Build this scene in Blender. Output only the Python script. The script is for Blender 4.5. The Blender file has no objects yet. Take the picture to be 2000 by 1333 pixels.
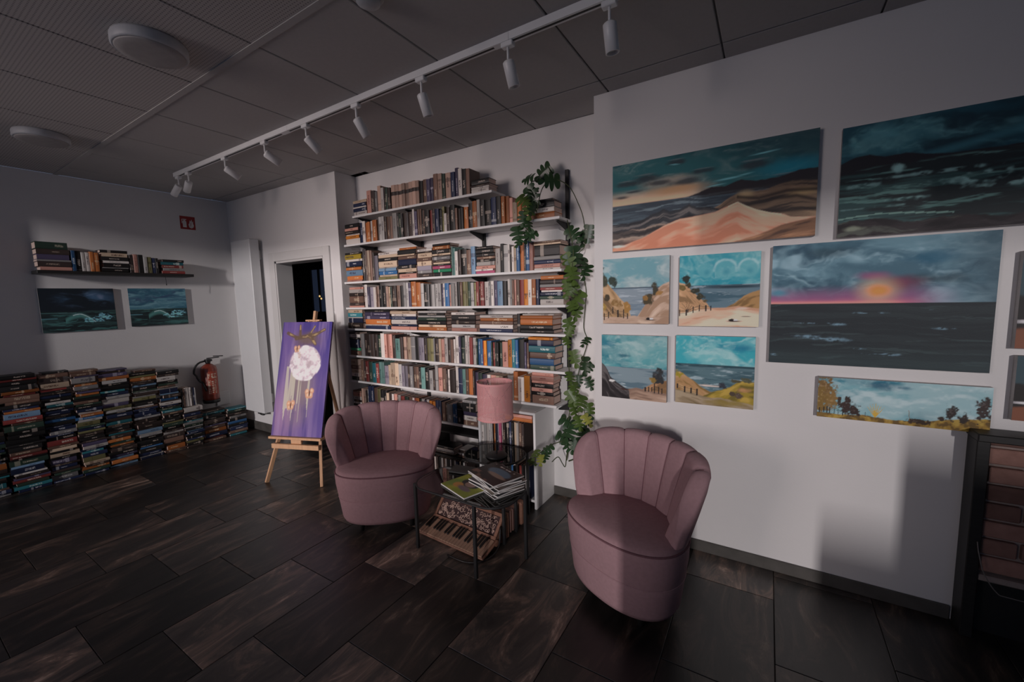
import bpy, bmesh, math, random
import numpy as np
from mathutils import Vector, Matrix, Euler

# ------------------------------------------------------------------ camera, light, exposure
SC = bpy.context.scene
COL = SC.collection
R = math.radians

def make_camera():
    cd = bpy.data.cameras.new('camera'); co = bpy.data.objects.new('camera', cd); COL.objects.link(co)
    cd.sensor_fit = 'HORIZONTAL'; cd.sensor_width = 36.0; cd.lens = 808.4 / 2000 * 36.0
    cd.clip_start = 0.05; cd.clip_end = 200
    yaw, pit, rol = R(-31.7757), R(6.0354), R(1.4374)
    fwd = Vector((math.sin(yaw) * math.cos(pit), math.cos(yaw) * math.cos(pit), -math.sin(pit)))
    right = Vector((math.cos(yaw), -math.sin(yaw), 0)); down = fwd.cross(right)
    r2 = math.cos(rol) * right + math.sin(rol) * down
    d2 = -math.sin(rol) * right + math.cos(rol) * down
    m = Matrix((r2, -d2, -fwd)).transposed().to_4x4(); m.translation = Vector((0, 0, 1.5))
    co.matrix_world = m
    SC.camera = co
make_camera()

SC.view_settings.view_transform = 'Standard'; SC.view_settings.look = 'None'
SC.view_settings.gamma = 1.0; SC.view_settings.use_curve_mapping = False
SC.view_settings.exposure = 0.0

wd = bpy.data.worlds.new('evening_sky'); SC.world = wd; wd.use_nodes = True
wn = wd.node_tree.nodes; bg = wn['Background']
bg.inputs['Color'].default_value = (0.42, 0.56, 0.88, 1); bg.inputs['Strength'].default_value = 0.25

def area(name, loc, aim, sx, sy, watts, col, spread=180):
    ld = bpy.data.lights.new(name, 'AREA'); ld.shape = 'RECTANGLE'; ld.size = sx; ld.size_y = sy
    ld.energy = watts; ld.color = col; ld.spread = R(spread)
    lo = bpy.data.objects.new(name, ld); COL.objects.link(lo); lo.location = loc
    lo.rotation_euler = (Vector(aim) - Vector(loc)).to_track_quat('-Z', 'Y').to_euler()
    return lo
# the low sun far down the street, stretched tall to soften its upper light edge; shines in through the glazed front
area('low_sun', (-1.5 + 136.8, 1.0 - 376.0, .9 + 60.0), (-1.5, 1.0, .9), 4.0, 30.0, 560000.0, (1.0, 0.93, 0.93))
# added warm fill standing in for evening sky, aimed at the doorway side
area('warm_fill_glow', (-4.9, -6.0, 2.0), (-4.1, 1.0, 1.6), 3.2, 2.8, 50.0, (1.0, 0.84, 0.80), 62)

# ------------------------------------------------------------------ helpers
def lin(c):
    def f(x):
        x /= 255.0
        return x / 12.92 if x <= 0.04045 else ((x + 0.055) / 1.055) ** 2.4
    return tuple(f(x) for x in c)

class MB:
    """collects simple solids, then links them as one mesh object"""
    def __init__(s): s.v = []; s.f = []; s.m = []; s.sm = []
    def add(s, vs, fs, mi=0, smooth=False):
        o = len(s.v); s.v += [tuple(v) for v in vs]
        for f in fs: s.f.append([i + o for i in f]); s.m.append(mi); s.sm.append(smooth)
        return s
    def box(s, x0, x1, y0, y1, z0, z1, mi=0, M=None):
        vs = [Vector((x, y, z)) for x in (x0, x1) for y in (y0, y1) for z in (z0, z1)]
        if M is not None: vs = [M @ v for v in vs]
        return s.add(vs, [(0, 1, 3, 2), (4, 6, 7, 5), (0, 4, 5, 1), (2, 3, 7, 6), (0, 2, 6, 4), (1, 5, 7, 3)], mi)
    def bbox(s, x0, x1, y0, y1, z0, z1, b=0.004, mi=0, M=None):
        """box with chamfered edges"""
        bm = bmesh.new(); bmesh.ops.create_cube(bm, size=1)
        for v in bm.verts:
            v.co = Vector(((x0 + x1) / 2 + v.co.x * (x1 - x0), (y0 + y1) / 2 + v.co.y * (y1 - y0), (z0 + z1) / 2 + v.co.z * (z1 - z0)))
        b = min(b, .3 * min(x1 - x0, y1 - y0, z1 - z0))
        bmesh.ops.bevel(bm, geom=bm.edges[:], offset=b, segments=1, affect='EDGES')
        vs = [(M @ v.co) if M is not None else v.co.copy() for v in bm.verts]
        bm.verts.index_update()
        s.add(vs, [[v.index for v in f.verts] for f in bm.faces], mi); bm.free(); return s
    def lathe(s, prof, n=24, c=(0, 0, 0), mi=0, M=None, smooth=True, cap=True):
        vs = []
        for r, z in prof:
            for k in range(n):
                a = 2 * math.pi * k / n; v = Vector((c[0] + r * math.cos(a), c[1] + r * math.sin(a), c[2] + z))
                vs.append(M @ v if M is not None else v)
        fs = []
        for i in range(len(prof) - 1):
            for k in range(n):
                k2 = (k + 1) % n; fs.append((i * n + k, i * n + k2, (i + 1) * n + k2, (i + 1) * n + k))
        s.add(vs, fs, mi, smooth)
        if cap:
            o = len(s.v) - len(vs)
            s.f.append([o + k for k in range(n)][::-1]); s.m.append(mi); s.sm.append(False)
            s.f.append([o + (len(prof) - 1) * n + k for k in range(n)]); s.m.append(mi); s.sm.append(False)
        return s
    def tube(s, pts, r, n=8, mi=0, closed=False):
        pts = [Vector(p) for p in pts]; rr = r if isinstance(r, (list, tuple)) else [r] * len(pts)
        rings = []; up = Vector((0, 0, 1)); prev = None
        for i, p in enumerate(pts):
            if closed: t = (pts[(i + 1) % len(pts)] - pts[i - 1]).normalized()
            else: t = (pts[min(i + 1, len(pts) - 1)] - pts[max(i - 1, 0)]).normalized()
            if prev is None: a = t.cross(up); a = a if a.length > 1e-3 else t.cross(Vector((1, 0, 0)))
            else: a = prev - t * prev.dot(t)
            a.normalize(); prev = a; b = t.cross(a)
            rings.append([p + (a * math.cos(2 * math.pi * k / n) + b * math.sin(2 * math.pi * k / n)) * rr[i] for k in range(n)])
        vs = [v for q in rings for v in q]; fs = []
        m = len(rings)
        for i in range(m if closed else m - 1):
            j = (i + 1) % m
            for k in range(n):
                k2 = (k + 1) % n; fs.append((i * n + k, i * n + k2, j * n + k2, j * n + k))
        if not closed:
            fs.append(tuple(range(n))[::-1]); fs.append(tuple((m - 1) * n + k for k in range(n)))
        return s.add(vs, fs, mi, True)
    def mesh(s, name, mats):
        me = bpy.data.meshes.new(name); me.from_pydata(s.v, [], s.f)
        for m in (mats if isinstance(mats, (list, tuple)) else [mats]): me.materials.append(m)
        me.polygons.foreach_set('material_index', s.m); me.polygons.foreach_set('use_smooth', s.sm)
        bm = bmesh.new(); bm.from_mesh(me); bmesh.ops.recalc_face_normals(bm, faces=bm.faces[:]); bm.to_mesh(me); bm.free()
        me.update(); return me
    def build(s, name, mats, parent=None, loc=None, M=None):
        return link(name, s.mesh(name, mats), parent, loc, M)

def link(name, me, parent=None, loc=None, M=None):
    o = bpy.data.objects.new(name, me); COL.objects.link(o)
    if parent is not None: o.parent = parent
    if loc is not None: o.location = loc
    if M is not None: o.matrix_local = M
    return o

def tag(o, label=None, cat=None, group=None, kind=None):
    if label: o['label'] = label
    if cat: o['category'] = cat
    if group: o['group'] = group
    if kind: o['kind'] = kind
    return o

def empty(name, loc=(0, 0, 0), rz=0.0, label=None, cat=None, group=None, kind=None):
    o = bpy.data.objects.new(name, None); COL.objects.link(o); o.location = loc; o.rotation_euler = (0, 0, rz)
    o.empty_display_size = .1
    return tag(o, label, cat, group, kind)

def struct(o, label=None):
    o['kind'] = 'structure'
    if label: o['label'] = label
    return o

# ------------------------------------------------------------------ materials
def N(nt, typ, **kw):
    n = nt.nodes.new(typ)
    for k, v in kw.items():
        if k.startswith('i_'):
            n.inputs[k[2:].replace('_', ' ')].default_value = v
        else: setattr(n, k, v)
    return n

def mat(name, rgb, rough=.6, metal=0.0, noise=None, bump=None, spec=.5, coat=0, rgb2=None, stretch=(1, 1, 1)):
    """plain procedural material: colour varied by noise, optional bump. noise=(scale, amount)"""
    m = bpy.data.materials.new(name); m.use_nodes = True; nt = m.node_tree; b = nt.nodes['Principled BSDF']
    b.inputs['Base Color'].default_value = (*rgb, 1); b.inputs['Roughness'].default_value = rough
    b.inputs['Metallic'].default_value = metal; b.inputs['Specular IOR Level'].default_value = spec
    b.inputs['Coat Weight'].default_value = coat
    tc = N(nt, 'ShaderNodeTexCoord'); mp = N(nt, 'ShaderNodeMapping'); mp.inputs['Scale'].default_value = stretch
    nt.links.new(tc.outputs['Object'], mp.inputs['Vector'])
    sc, am = noise or (30, .08)
    nz = N(nt, 'ShaderNodeTexNoise'); nz.inputs['Scale'].default_value = sc; nz.inputs['Detail'].default_value = 4
    nt.links.new(mp.outputs[0], nz.inputs['Vector'])
    mx = N(nt, 'ShaderNodeMix', data_type='RGBA')
    c2 = rgb2 or tuple(min(1, c * (1 + am * 2)) for c in rgb); c1 = rgb if rgb2 else tuple(c * (1 - am * 2) for c in rgb)
    mx.inputs['A'].default_value = (*c1, 1); mx.inputs['B'].default_value = (*c2, 1)
    nt.links.new(nz.outputs['Fac'], mx.inputs['Factor']); nt.links.new(mx.outputs['Result'], b.inputs['Base Color'])
    if bump:
        bs, st, dist = bump
        n2 = N(nt, 'ShaderNodeTexNoise'); n2.inputs['Scale'].default_value = bs; n2.inputs['Detail'].default_value = 3
        nt.links.new(mp.outputs[0], n2.inputs['Vector'])
        bp = N(nt, 'ShaderNodeBump'); bp.inputs['Strength'].default_value = st; bp.inputs['Distance'].default_value = dist
        nt.links.new(n2.outputs['Fac'], bp.inputs['Height']); nt.links.new(bp.outputs[0], b.inputs['Normal'])
    return m

M = {}
M['wall'] = mat('white_wall_paint', (.78, .76, .75), .9, noise=(3, .02), bump=(90, .25, .002), spec=.2)
M['jamb'] = mat('door_frame_paint', (.74, .72, .70), .5, noise=(5, .02))
M['charcoal'] = mat('bounce_cut_charcoal', (.10, .10, .11), .8)  # unseen front and right walls, made dark to cut bounced light
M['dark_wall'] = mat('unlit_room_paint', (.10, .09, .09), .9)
M['white_metal'] = mat('white_enamel', (.80, .80, .80), .35, noise=(8, .02))
M['white_lam'] = mat('white_laminate', (.80, .79, .78), .45, noise=(6, .02))
M['black_metal'] = mat('black_powder_coat', (.015, .015, .016), .5, spec=.4)
M['black_wood'] = mat('black_stained_wood', (.018, .017, .016), .5, noise=(14, .3), stretch=(1, 8, 8))
M['black_plastic'] = mat('black_plastic', (.02, .02, .02), .45)
M['chrome'] = mat('dull_steel', (.55, .55, .55), .3, metal=1)
M['beech'] = mat('beech_wood', (.62, .36, .20), .5, noise=(9, .12), stretch=(6, 6, .6), bump=(60, .15, .001))
M['fabric'] = mat('mauve_pink_velvet', (.40, .245, .262), .95, noise=(60, .07), bump=(700, .35, .0008), spec=.15)
M['piping'] = mat('dark_mauve_piping', (.20, .10, .115), .9, spec=.15)
M['base_stone'] = mat('stone_baseboard', (.085, .078, .07), .6, noise=(12, .25))
M['pages'] = mat('book_pages', (.70, .52, .44), .9, noise=(4, .1), stretch=(60, 1, 1))
M['red'] = mat('extinguisher_red', (.25, .04, .022), .35, coat=.3)
M['sign_red'] = mat('sign_red', (.34, .02, .02), .5)
M['sign_white'] = mat('sign_white', (.75, .72, .70), .6)
M['canvas_side'] = mat('raw_canvas_edge', (.52, .50, .50), .9, noise=(60, .05))
M['stem'] = mat('vine_stem', (.06, .075, .03), .7)
M['soil'] = mat('potting_soil', (.03, .02, .015), 1)
M['pot'] = mat('dark_grey_pot', (.03, .03, .033), .6)
M['mortar'] = mat('pale_mortar', (.36, .29, .26), .95, noise=(40, .1), bump=(120, .4, .004))
M['brass'] = mat('bulb_socket', (.25, .22, .18), .4, metal=.6)

def leaf_mat(name, c1, c2):
    m = mat(name, c1, .35, rgb2=c2, noise=(9, .1), spec=.5); return m
M['leaf_dark'] = leaf_mat('dark_green_leaf', (.020, .050, .022), (.035, .080, .028))
M['leaf_mid'] = leaf_mat('mid_green_leaf', (.060, .105, .022), (.10, .16, .035))
M['leaf_pale'] = leaf_mat('yellow_green_leaf', (.28, .30, .05), (.36, .36, .08))

def glass_mat():
    m = bpy.data.materials.new('smoked_glass'); m.use_nodes = True; nt = m.node_tree; nt.nodes.clear()
    o = N(nt, 'ShaderNodeOutputMaterial'); t = N(nt, 'ShaderNodeBsdfTransparent'); g = N(nt, 'ShaderNodeBsdfGlossy')
    t.inputs['Color'].default_value = (.60, .62, .62, 1); g.inputs['Roughness'].default_value = .03
    g.inputs['Color'].default_value = (.9, .9, .9, 1)
    f = N(nt, 'ShaderNodeFresnel'); f.inputs['IOR'].default_value = 1.5; x = N(nt, 'ShaderNodeMixShader')
    nt.links.new(f.outputs[0], x.inputs[0]); nt.links.new(t.outputs[0], x.inputs[1]); nt.links.new(g.outputs[0], x.inputs[2])
    nt.links.new(x.outputs[0], o.inputs['Surface']); return m
M['glass'] = glass_mat()

def tile_mat():
    """dark slate tile; every tile gets its own tone and vein pattern"""
    m = bpy.data.materials.new('slate_floor_tile'); m.use_nodes = True; nt = m.node_tree; b = nt.nodes['Principled BSDF']
    L = nt.links.new
    oi = N(nt, 'ShaderNodeObjectInfo'); tc = N(nt, 'ShaderNodeTexCoord')
    geo = N(nt, 'ShaderNodeNewGeometry')
    cm = N(nt, 'ShaderNodeVectorMath', operation='SCALE'); cm.inputs['Scale'].default_value = 37.0
    cb = N(nt, 'ShaderNodeCombineXYZ'); L(oi.outputs['Random'], cb.inputs[0]); L(oi.outputs['Random'], cb.inputs[1]); L(oi.outputs['Random'], cb.inputs[2])
    L(cb.outputs[0], cm.inputs[0])
    ad = N(nt, 'ShaderNodeVectorMath', operation='ADD'); L(geo.outputs['Position'], ad.inputs[0]); L(cm.outputs[0], ad.inputs[1])
    mp = N(nt, 'ShaderNodeMapping'); mp.inputs['Scale'].default_value = (3.4, 1.0, 1); mp.inputs['Rotation'].default_value = (0, 0, .25); L(ad.outputs[0], mp.inputs[0])
    n1 = N(nt, 'ShaderNodeTexNoise'); n1.inputs['Scale'].default_value = 2.2; n1.inputs['Detail'].default_value = 9; n1.inputs['Roughness'].default_value = .68; n1.inputs['Distortion'].default_value = 1.1
    L(mp.outputs[0], n1.inputs['Vector'])
    rp = N(nt, 'ShaderNodeValToRGB'); e = rp.color_ramp.elements
    e[0].position = .32; e[0].color = (.016, .014, .014, 1); e[1].position = .72; e[1].color = (.38, .27, .21, 1)
    k = rp.color_ramp.elements.new(.50); k.color = (.040, .033, .029, 1); k = rp.color_ramp.elements.new(.60); k.color = (.105, .072, .056, 1)
    L(n1.outputs['Fac'], rp.inputs[0])
    mr = N(nt, 'ShaderNodeMapRange'); mr.inputs['To Min'].default_value = .0; mr.inputs['To Max'].default_value = 1.0; L(oi.outputs['Random'], mr.inputs[0])
    pw = N(nt, 'ShaderNodeMath', operation='POWER'); pw.inputs[1].default_value = 3.5; L(mr.outputs[0], pw.inputs[0])
    pa = N(nt, 'ShaderNodeMath', operation='MULTIPLY_ADD'); pa.inputs[1].default_value = 2.2; pa.inputs[2].default_value = .55; L(pw.outputs[0], pa.inputs[0])
    sc = N(nt, 'ShaderNodeVectorMath', operation='SCALE'); L(rp.outputs['Color'], sc.inputs[0]); L(pa.outputs[0], sc.inputs['Scale'])
    L(sc.outputs[0], b.inputs['Base Color'])
    b.inputs['Roughness'].default_value = .36; b.inputs['Specular IOR Level'].default_value = .7
    bp = N(nt, 'ShaderNodeBump'); bp.inputs['Strength'].default_value = .35; bp.inputs['Distance'].default_value = .004
    L(n1.outputs['Fac'], bp.inputs['Height']); L(bp.outputs[0], b.inputs['Normal'])
    return m
M['tile'] = tile_mat()
M['grout'] = mat('dark_grout', (.05, .045, .04), .9)

def ceiling_mat():
    m = bpy.data.materials.new('perforated_ceiling_board'); m.use_nodes = True; nt = m.node_tree; b = nt.nodes['Principled BSDF']
    L = nt.links.new; geo = N(nt, 'ShaderNodeNewGeometry'); sx = N(nt, 'ShaderNodeSeparateXYZ'); L(geo.outputs['Position'], sx.inputs[0])
    outs = []
    for ax in ('X', 'Y'):
        a = N(nt, 'ShaderNodeMath', operation='MULTIPLY'); a.inputs[1].default_value = 2 * math.pi / .0145; L(sx.outputs[ax], a.inputs[0])
        c = N(nt, 'ShaderNodeMath', operation='COSINE'); L(a.outputs[0], c.inputs[0]); outs.append(c)
    s = N(nt, 'ShaderNodeMath', operation='ADD'); L(outs[0].outputs[0], s.inputs[0]); L(outs[1].outputs[0], s.inputs[1])
    g = N(nt, 'ShaderNodeMapRange'); g.inputs['From Min'].default_value = .9; g.inputs['From Max'].default_value = 1.4; L(s.outputs[0], g.inputs[0])
    mx = N(nt, 'ShaderNodeMix', data_type='RGBA'); mx.inputs['A'].default_value = (.50, .47, .45, 1); mx.inputs['B'].default_value = (.22, .20, .20, 1)
    L(g.outputs[0], mx.inputs['Factor']); L(mx.outputs['Result'], b.inputs['Base Color']); b.inputs['Roughness'].default_value = .95
    return m
M['ceil'] = ceiling_mat()
M['lamp_body'] = mat('ceiling_light_enamel', (.42, .43, .45), .5)
M['ceil_plain'] = mat('plain_ceiling_board', (.44, .42, .41), .95, noise=(50, .03))
M['ceil_gap'] = mat('ceiling_joint', (.20, .19, .19), .9)

def brick_mat():
    m = mat('red_brown_brick', (.20, .10, .08), .9, rgb2=(.36, .20, .16), noise=(25, .2), bump=(80, .5, .004)); nt = m.node_tree
    b = nt.nodes['Principled BSDF']; l = b.inputs['Base Color'].links[0]; src = l.from_socket
    oi = N(nt, 'ShaderNodeObjectInfo'); mr = N(nt, 'ShaderNodeMapRange'); mr.inputs['To Min'].default_value = .55; mr.inputs['To Max'].default_value = 1.5
    nt.links.new(oi.outputs['Random'], mr.inputs[0]); sc = N(nt, 'ShaderNodeVectorMath', operation='SCALE')
    nt.links.new(src, sc.inputs[0]); nt.links.new(mr.outputs[0], sc.inputs['Scale']); nt.links.new(sc.outputs[0], b.inputs['Base Color']); return m
M['brick'] = brick_mat()

def emit(name, rgb, s):
    m = bpy.data.materials.new(name); m.use_nodes = True; b = m.node_tree.nodes['Principled BSDF']
    b.inputs['Base Color'].default_value = (*rgb, 1); b.inputs['Emission Color'].default_value = (*rgb, 1); b.inputs['Emission Strength'].default_value = s; return m

# colour attribute material for painted canvases and printed covers
def painted_mat(name='painted_canvas', rough=.55, bumpy=True):
    m = bpy.data.materials.new(name); m.use_nodes = True; nt = m.node_tree; b = nt.nodes['Principled BSDF']
    a = N(nt, 'ShaderNodeAttribute'); a.attribute_name = 'paint'; nt.links.new(a.outputs['Color'], b.inputs['Base Color'])
    b.inputs['Roughness'].default_value = rough; b.inputs['Specular IOR Level'].default_value = .3
    if bumpy:
        tc = N(nt, 'ShaderNodeTexCoord'); w = N(nt, 'ShaderNodeTexNoise'); w.inputs['Scale'].default_value = 160
        nt.links.new(tc.outputs['Object'], w.inputs['Vector']); bp = N(nt, 'ShaderNodeBump'); bp.inputs['Strength'].default_value = .25; bp.inputs['Distance'].default_value = .001
        nt.links.new(w.outputs['Fac'], bp.inputs['Height']); nt.links.new(bp.outputs[0], b.inputs['Normal'])
    return m
M['paint'] = painted_mat()
M['print'] = painted_mat('printed_cover', .3, False)
def smooth_path(pts, n=5):
    pts = [Vector(p) for p in pts]; out = []
    for i in range(len(pts) - 1):
        p0, p1, p2, p3 = pts[max(i - 1, 0)], pts[i], pts[i + 1], pts[min(i + 2, len(pts) - 1)]
        for k in range(n):
            t = k / n; out.append(.5 * ((2 * p1) + (p2 - p0) * t + (2 * p0 - 5 * p1 + 4 * p2 - p3) * t * t + (3 * p1 - p0 - 3 * p2 + p3) * t ** 3))
    return out + [pts[-1]]
# ------------------------------------------------------------------ the room
H = 2.684; XL = -5.42; YW = 2.5; YB = 2.73; XR = 3.2; YF0 = -1.5
RX0, RX1 = -3.41, -0.93          # the recess that holds the bookshelf
DX0, DX1, DZ = -4.50, -3.65, 1.94

struct(MB().box(XL - .15, XL, YF0, YW + .15, 0, H).build('wall_left', M['wall']))
b = MB()
b.box(XL, DX0, YW, YW + .16, 0, H); b.box(DX1, RX0, YW, YB + .14, 0, H); b.box(DX0, DX1, YW, YW + .16, DZ, H)
struct(b.build('wall_back', M['wall']), 'white wall with the doorway')
struct(MB().box(RX0, RX1, YB, YB + .14, 0, H).build('wall_recess', M['wall']), 'back wall of the bookshelf recess')
struct(MB().box(RX1, XR + .15, YW, YB + .14, 0, H).build('wall_gallery', M['wall']), 'white wall where the seascapes hang')
struct(MB().box(XR, XR + .15, YF0, YW, 0, H).build('wall_right', M['charcoal']))
# unseen window wall behind the photographer, its sills shaped to cast shadows; openings (x0, x1, z0, z1)
OPEN = [(-4.50, -3.30, .10, 2.60), (-3.30, -1.32, .50, 2.60), (-1.32, -.60, 1.22, 2.60), (-.60, .46, .55, 2.60), (.46, .655, .10, 2.60),
        (.655, 1.11, 1.15, 2.60), (1.11, 1.71, .05, 2.45), (1.71, 2.00, .94, 2.45), (2.00, 2.85, 1.44, 2.40)]
b = MB(); TH = .06
b.box(XL, OPEN[0][0], YF0 - TH, YF0, 0, H); b.box(OPEN[-1][1], XR + .15, YF0 - TH, YF0, 0, H)
for (x0, x1, z0, z1) in OPEN:
    b.box(x0, x1, YF0 - TH, YF0, 0, z0); b.box(x0, x1, YF0 - TH, YF0, z1, H)
struct(b.build('wall_front', M['charcoal']))
# floor: slab with separate slate tiles
floor = struct(MB().box(XL, XR, YF0, YB, -.12, -.006).build('floor', M['grout']), 'dark slate tiled floor')
TW, TL = .402, .61; gap = .003
def tile_mesh(w, l):
    return MB().bbox(0, w, 0, l, -.012, 0, .0015).mesh('tile', M['tile'])
full = tile_mesh(TW - gap, TL - gap); rest = MB(); nt_ = 0
def clipbox(x0, x1, y0, y1): return max(x0, XL), min(x1, XR), max(y0, YF0), min(y1, YB)
for c in range(-2, 21):
    xa = -4.75 + (c) * TW; off = (.657 + .2 * c) % TL
    for k in range(-7, 6):
        ya = off + k * TL
        x0, x1, y0, y1 = clipbox(xa, xa + TW - gap, ya, ya + TL - gap)
        if x1 - x0 < .02 or y1 - y0 < .02: continue
        # keep tiles that the camera can see as parts, the others as one
        seen = (y1 > -.2 and x1 < 1.9)
        if seen and nt_ < 290:
            nt_ += 1
            if (x1 - x0) > TW - gap - 1e-4 and (y1 - y0) > TL - gap - 1e-4: o = link('tile', full, floor, (x0, y0, 0))
            else: o = link('tile', tile_mesh(x1 - x0, y1 - y0), floor, (x0, y0, 0))
        else: rest.box(x0, x1, y0, y1, -.012, 0)
tag(rest.build('tile', M['tile'], floor), kind='stuff')

# ceiling: boards between thin joints
ceil = struct(MB().box(XL, XR, YF0, YB + .14, H + .012, H + .12).build('ceiling', M['ceil_gap']), 'suspended ceiling of perforated boards')
CW, CL = .608, 1.22; g = .008
for c in range(-9, 7):
    xa = -.232 + c * CW
    for ya in (-3.75 + .02, -2.53 + .02, -1.31 + .02, -.09, 1.13, 2.35):
        x0, x1, y0, y1 = max(xa, XL), min(xa + CW, XR), max(ya, YF0), min(ya + CL, YB)
        if x1 - x0 < .03 or y1 - y0 < .03: continue
        plain = (1.7 < ya + .61)
        MB().bbox(x0 + g / 2, x1 - g / 2, y0 + g / 2, y1 - g / 2, H, H + .012, .003).build('ceiling_panel', M['ceil_plain'] if plain else M['ceil'], ceil)
# flat metal profile running the length of the room over the joint
struct(MB().box(XL, XR, 1.13 - .016, 1.13 + .016, H - .004, H).build('trim_1', M['ceil_plain']))

# baseboards
for nm, (x0, x1, y0, y1, z1) in {'baseboard_gallery': (RX1 + .002, .745, YW - .012, YW, .065),
      'baseboard_back': (XL + .012, DX0 - .11, YW - .012, YW, .10), 'baseboard_left': (XL, XL + .012, YF0, YW, .10),
      'baseboard_recess': (RX0, RX1, YB - .012, YB, .065)}.items():
    struct(MB().bbox(x0, x1, y0, y1, 0, z1, .003).build(nm, M['base_stone']))
# doorway: lining and casing, and the unlit room behind it
dr = empty('door_1', (DX0, YW, 0)); struct(dr, 'open doorway with white casing')
f = MB()
for (x0, x1, z0, z1) in ((DX0 - .10, DX0, 0, DZ + .09), (DX1, DX1 + .10, 0, DZ + .09), (DX0, DX1, DZ, DZ + .09)):
    f.bbox(x0, x1, YW - .018, YW, z0, z1, .004)
f.build('casing', M['jamb'], dr, M=Matrix.Translation((-DX0, -YW, 0)))
f = MB(); f.box(DX0, DX0 + .02, YW - .005, YW + .17, 0, DZ); f.box(DX1 - .02, DX1, YW - .005, YW + .17, 0, DZ); f.box(DX0, DX1, YW - .005, YW + .17, DZ - .02, DZ)
f.build('lining', M['jamb'], dr, M=Matrix.Translation((-DX0, -YW, 0)))
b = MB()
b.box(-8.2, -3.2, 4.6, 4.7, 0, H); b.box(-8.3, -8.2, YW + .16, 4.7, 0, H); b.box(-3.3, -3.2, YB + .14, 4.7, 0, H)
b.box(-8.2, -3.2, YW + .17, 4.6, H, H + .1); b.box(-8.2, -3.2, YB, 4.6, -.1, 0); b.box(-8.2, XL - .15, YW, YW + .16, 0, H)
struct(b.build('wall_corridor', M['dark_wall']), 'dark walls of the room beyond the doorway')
w = empty('window_9', (-7.08, 4.6, 1.33)); struct(w, 'dim blue window in the room beyond the doorway')
MB().box(0, .42, -.02, 0, 0, .75).build('pane', emit('dusk_blue_pane', (.010, .014, .026), 1.0), w)
f = MB()
for q in ((-.04, 0, 0, .75), (.42, .46, 0, .75), (-.04, .46, -.04, 0), (-.04, .46, .75, .79), (.20, .22, 0, .75)): f.box(q[0], q[1], -.05, -.01, q[2], q[3])
f.build('window_frame', M['dark_wall'], w)
for i, (dx, dz) in enumerate(((.0, .0), (.035, -.03))):
    l = empty('pendant_lamp', (-6.55 + dx * 1.2, 4.35, 1.60 + dz * 1.4), 0, 'tiny warm glowing lamp seen through the doorway, %s of two' % ('upper' if i == 0 else 'lower'), 'lamp', 'lamps in the next room')
    MB().tube([(0, 0, .02), (0, 0, H - 1.60 - dz * 1.4)], .003, 5).build('cord', M['black_metal'], l)
    MB().lathe([(.004, -.016), (.013, -.008), (.013, .008), (.004, .016)], 10).build('bulb', emit('warm_lamp_glow', (1, .66, .25), .9), l)

# ------------------------------------------------------------------ radiator
r = empty('radiator', (-4.915, YW, .28), 0, 'tall white flat panel radiator mounted beside the doorway', 'radiator')
MB().bbox(-.195, .195, -.14, -.04, 0, 1.91, .006).build('front_panel', M['white_metal'], r)
f = MB()
for k in range(10): f.box(-.185 + k * .04, -.180 + k * .04, -.13, -.05, 1.91, 1.914)
f.build('top_grille', M['white_metal'], r)
f = MB(); f.box(-.15, -.11, -.04, -.001, .1, .2); f.box(.11, .15, -.04, -.001, .1, .2); f.box(-.15, -.11, -.04, -.001, 1.7, 1.8); f.box(.11, .15, -.04, -.001, 1.7, 1.8)
f.build('wall_bracket', M['white_metal'], r)
for s in (-.025, .025):
    MB().tube([(s, -.09, 0), (s, -.09, -.03), (s, -.06, -.05), (s, -.001, -.05)], .009, 8).build('valve_pipe', M['chrome'], r)
MB().lathe([(.014, 0), (.016, .03), (.014, .06)], 12, M=Matrix.Translation((.03, -.09, -.03)) @ Matrix.Rotation(R(90), 4, 'Y')).build('valve_knob', M['black_plastic'], r)

# ------------------------------------------------------------------ ceiling fittings
for i, (x, y, lab) in enumerate(((-2.41, .86, 'round white flush ceiling light nearer the track, larger looking of the two'), (-4.24, .845, 'round white flush ceiling light over the dark wall shelf side'))):
    c = empty('ceiling_light', (x, y, H), 0, lab, 'ceiling light', 'flush ceiling lights')
    MB().lathe([(.134, 0), (.138, -.01), (.138, -.040), (.132, -.047)], 40).build('housing', M['lamp_body'], c)
    MB().lathe([(.128, -.045), (.122, -.052), (.09, -.055), (.001, -.057)], 40).build('diffuser', mat('opal_diffuser', (.34, .32, .31), .6), c)
c = empty('smoke_detector', (-1.36, 1.20, H), 0, 'small white round smoke detector on the ceiling at the upper edge', 'smoke detector')
MB().lathe([(.06, 0), (.06, -.012), (.055, -.016)], 24).build('base', M['lamp_body'], c)
MB().lathe([(.048, -.016), (.045, -.035), (.025, -.045), (.001, -.046)], 24).build('dome', M['lamp_body'], c)

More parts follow.
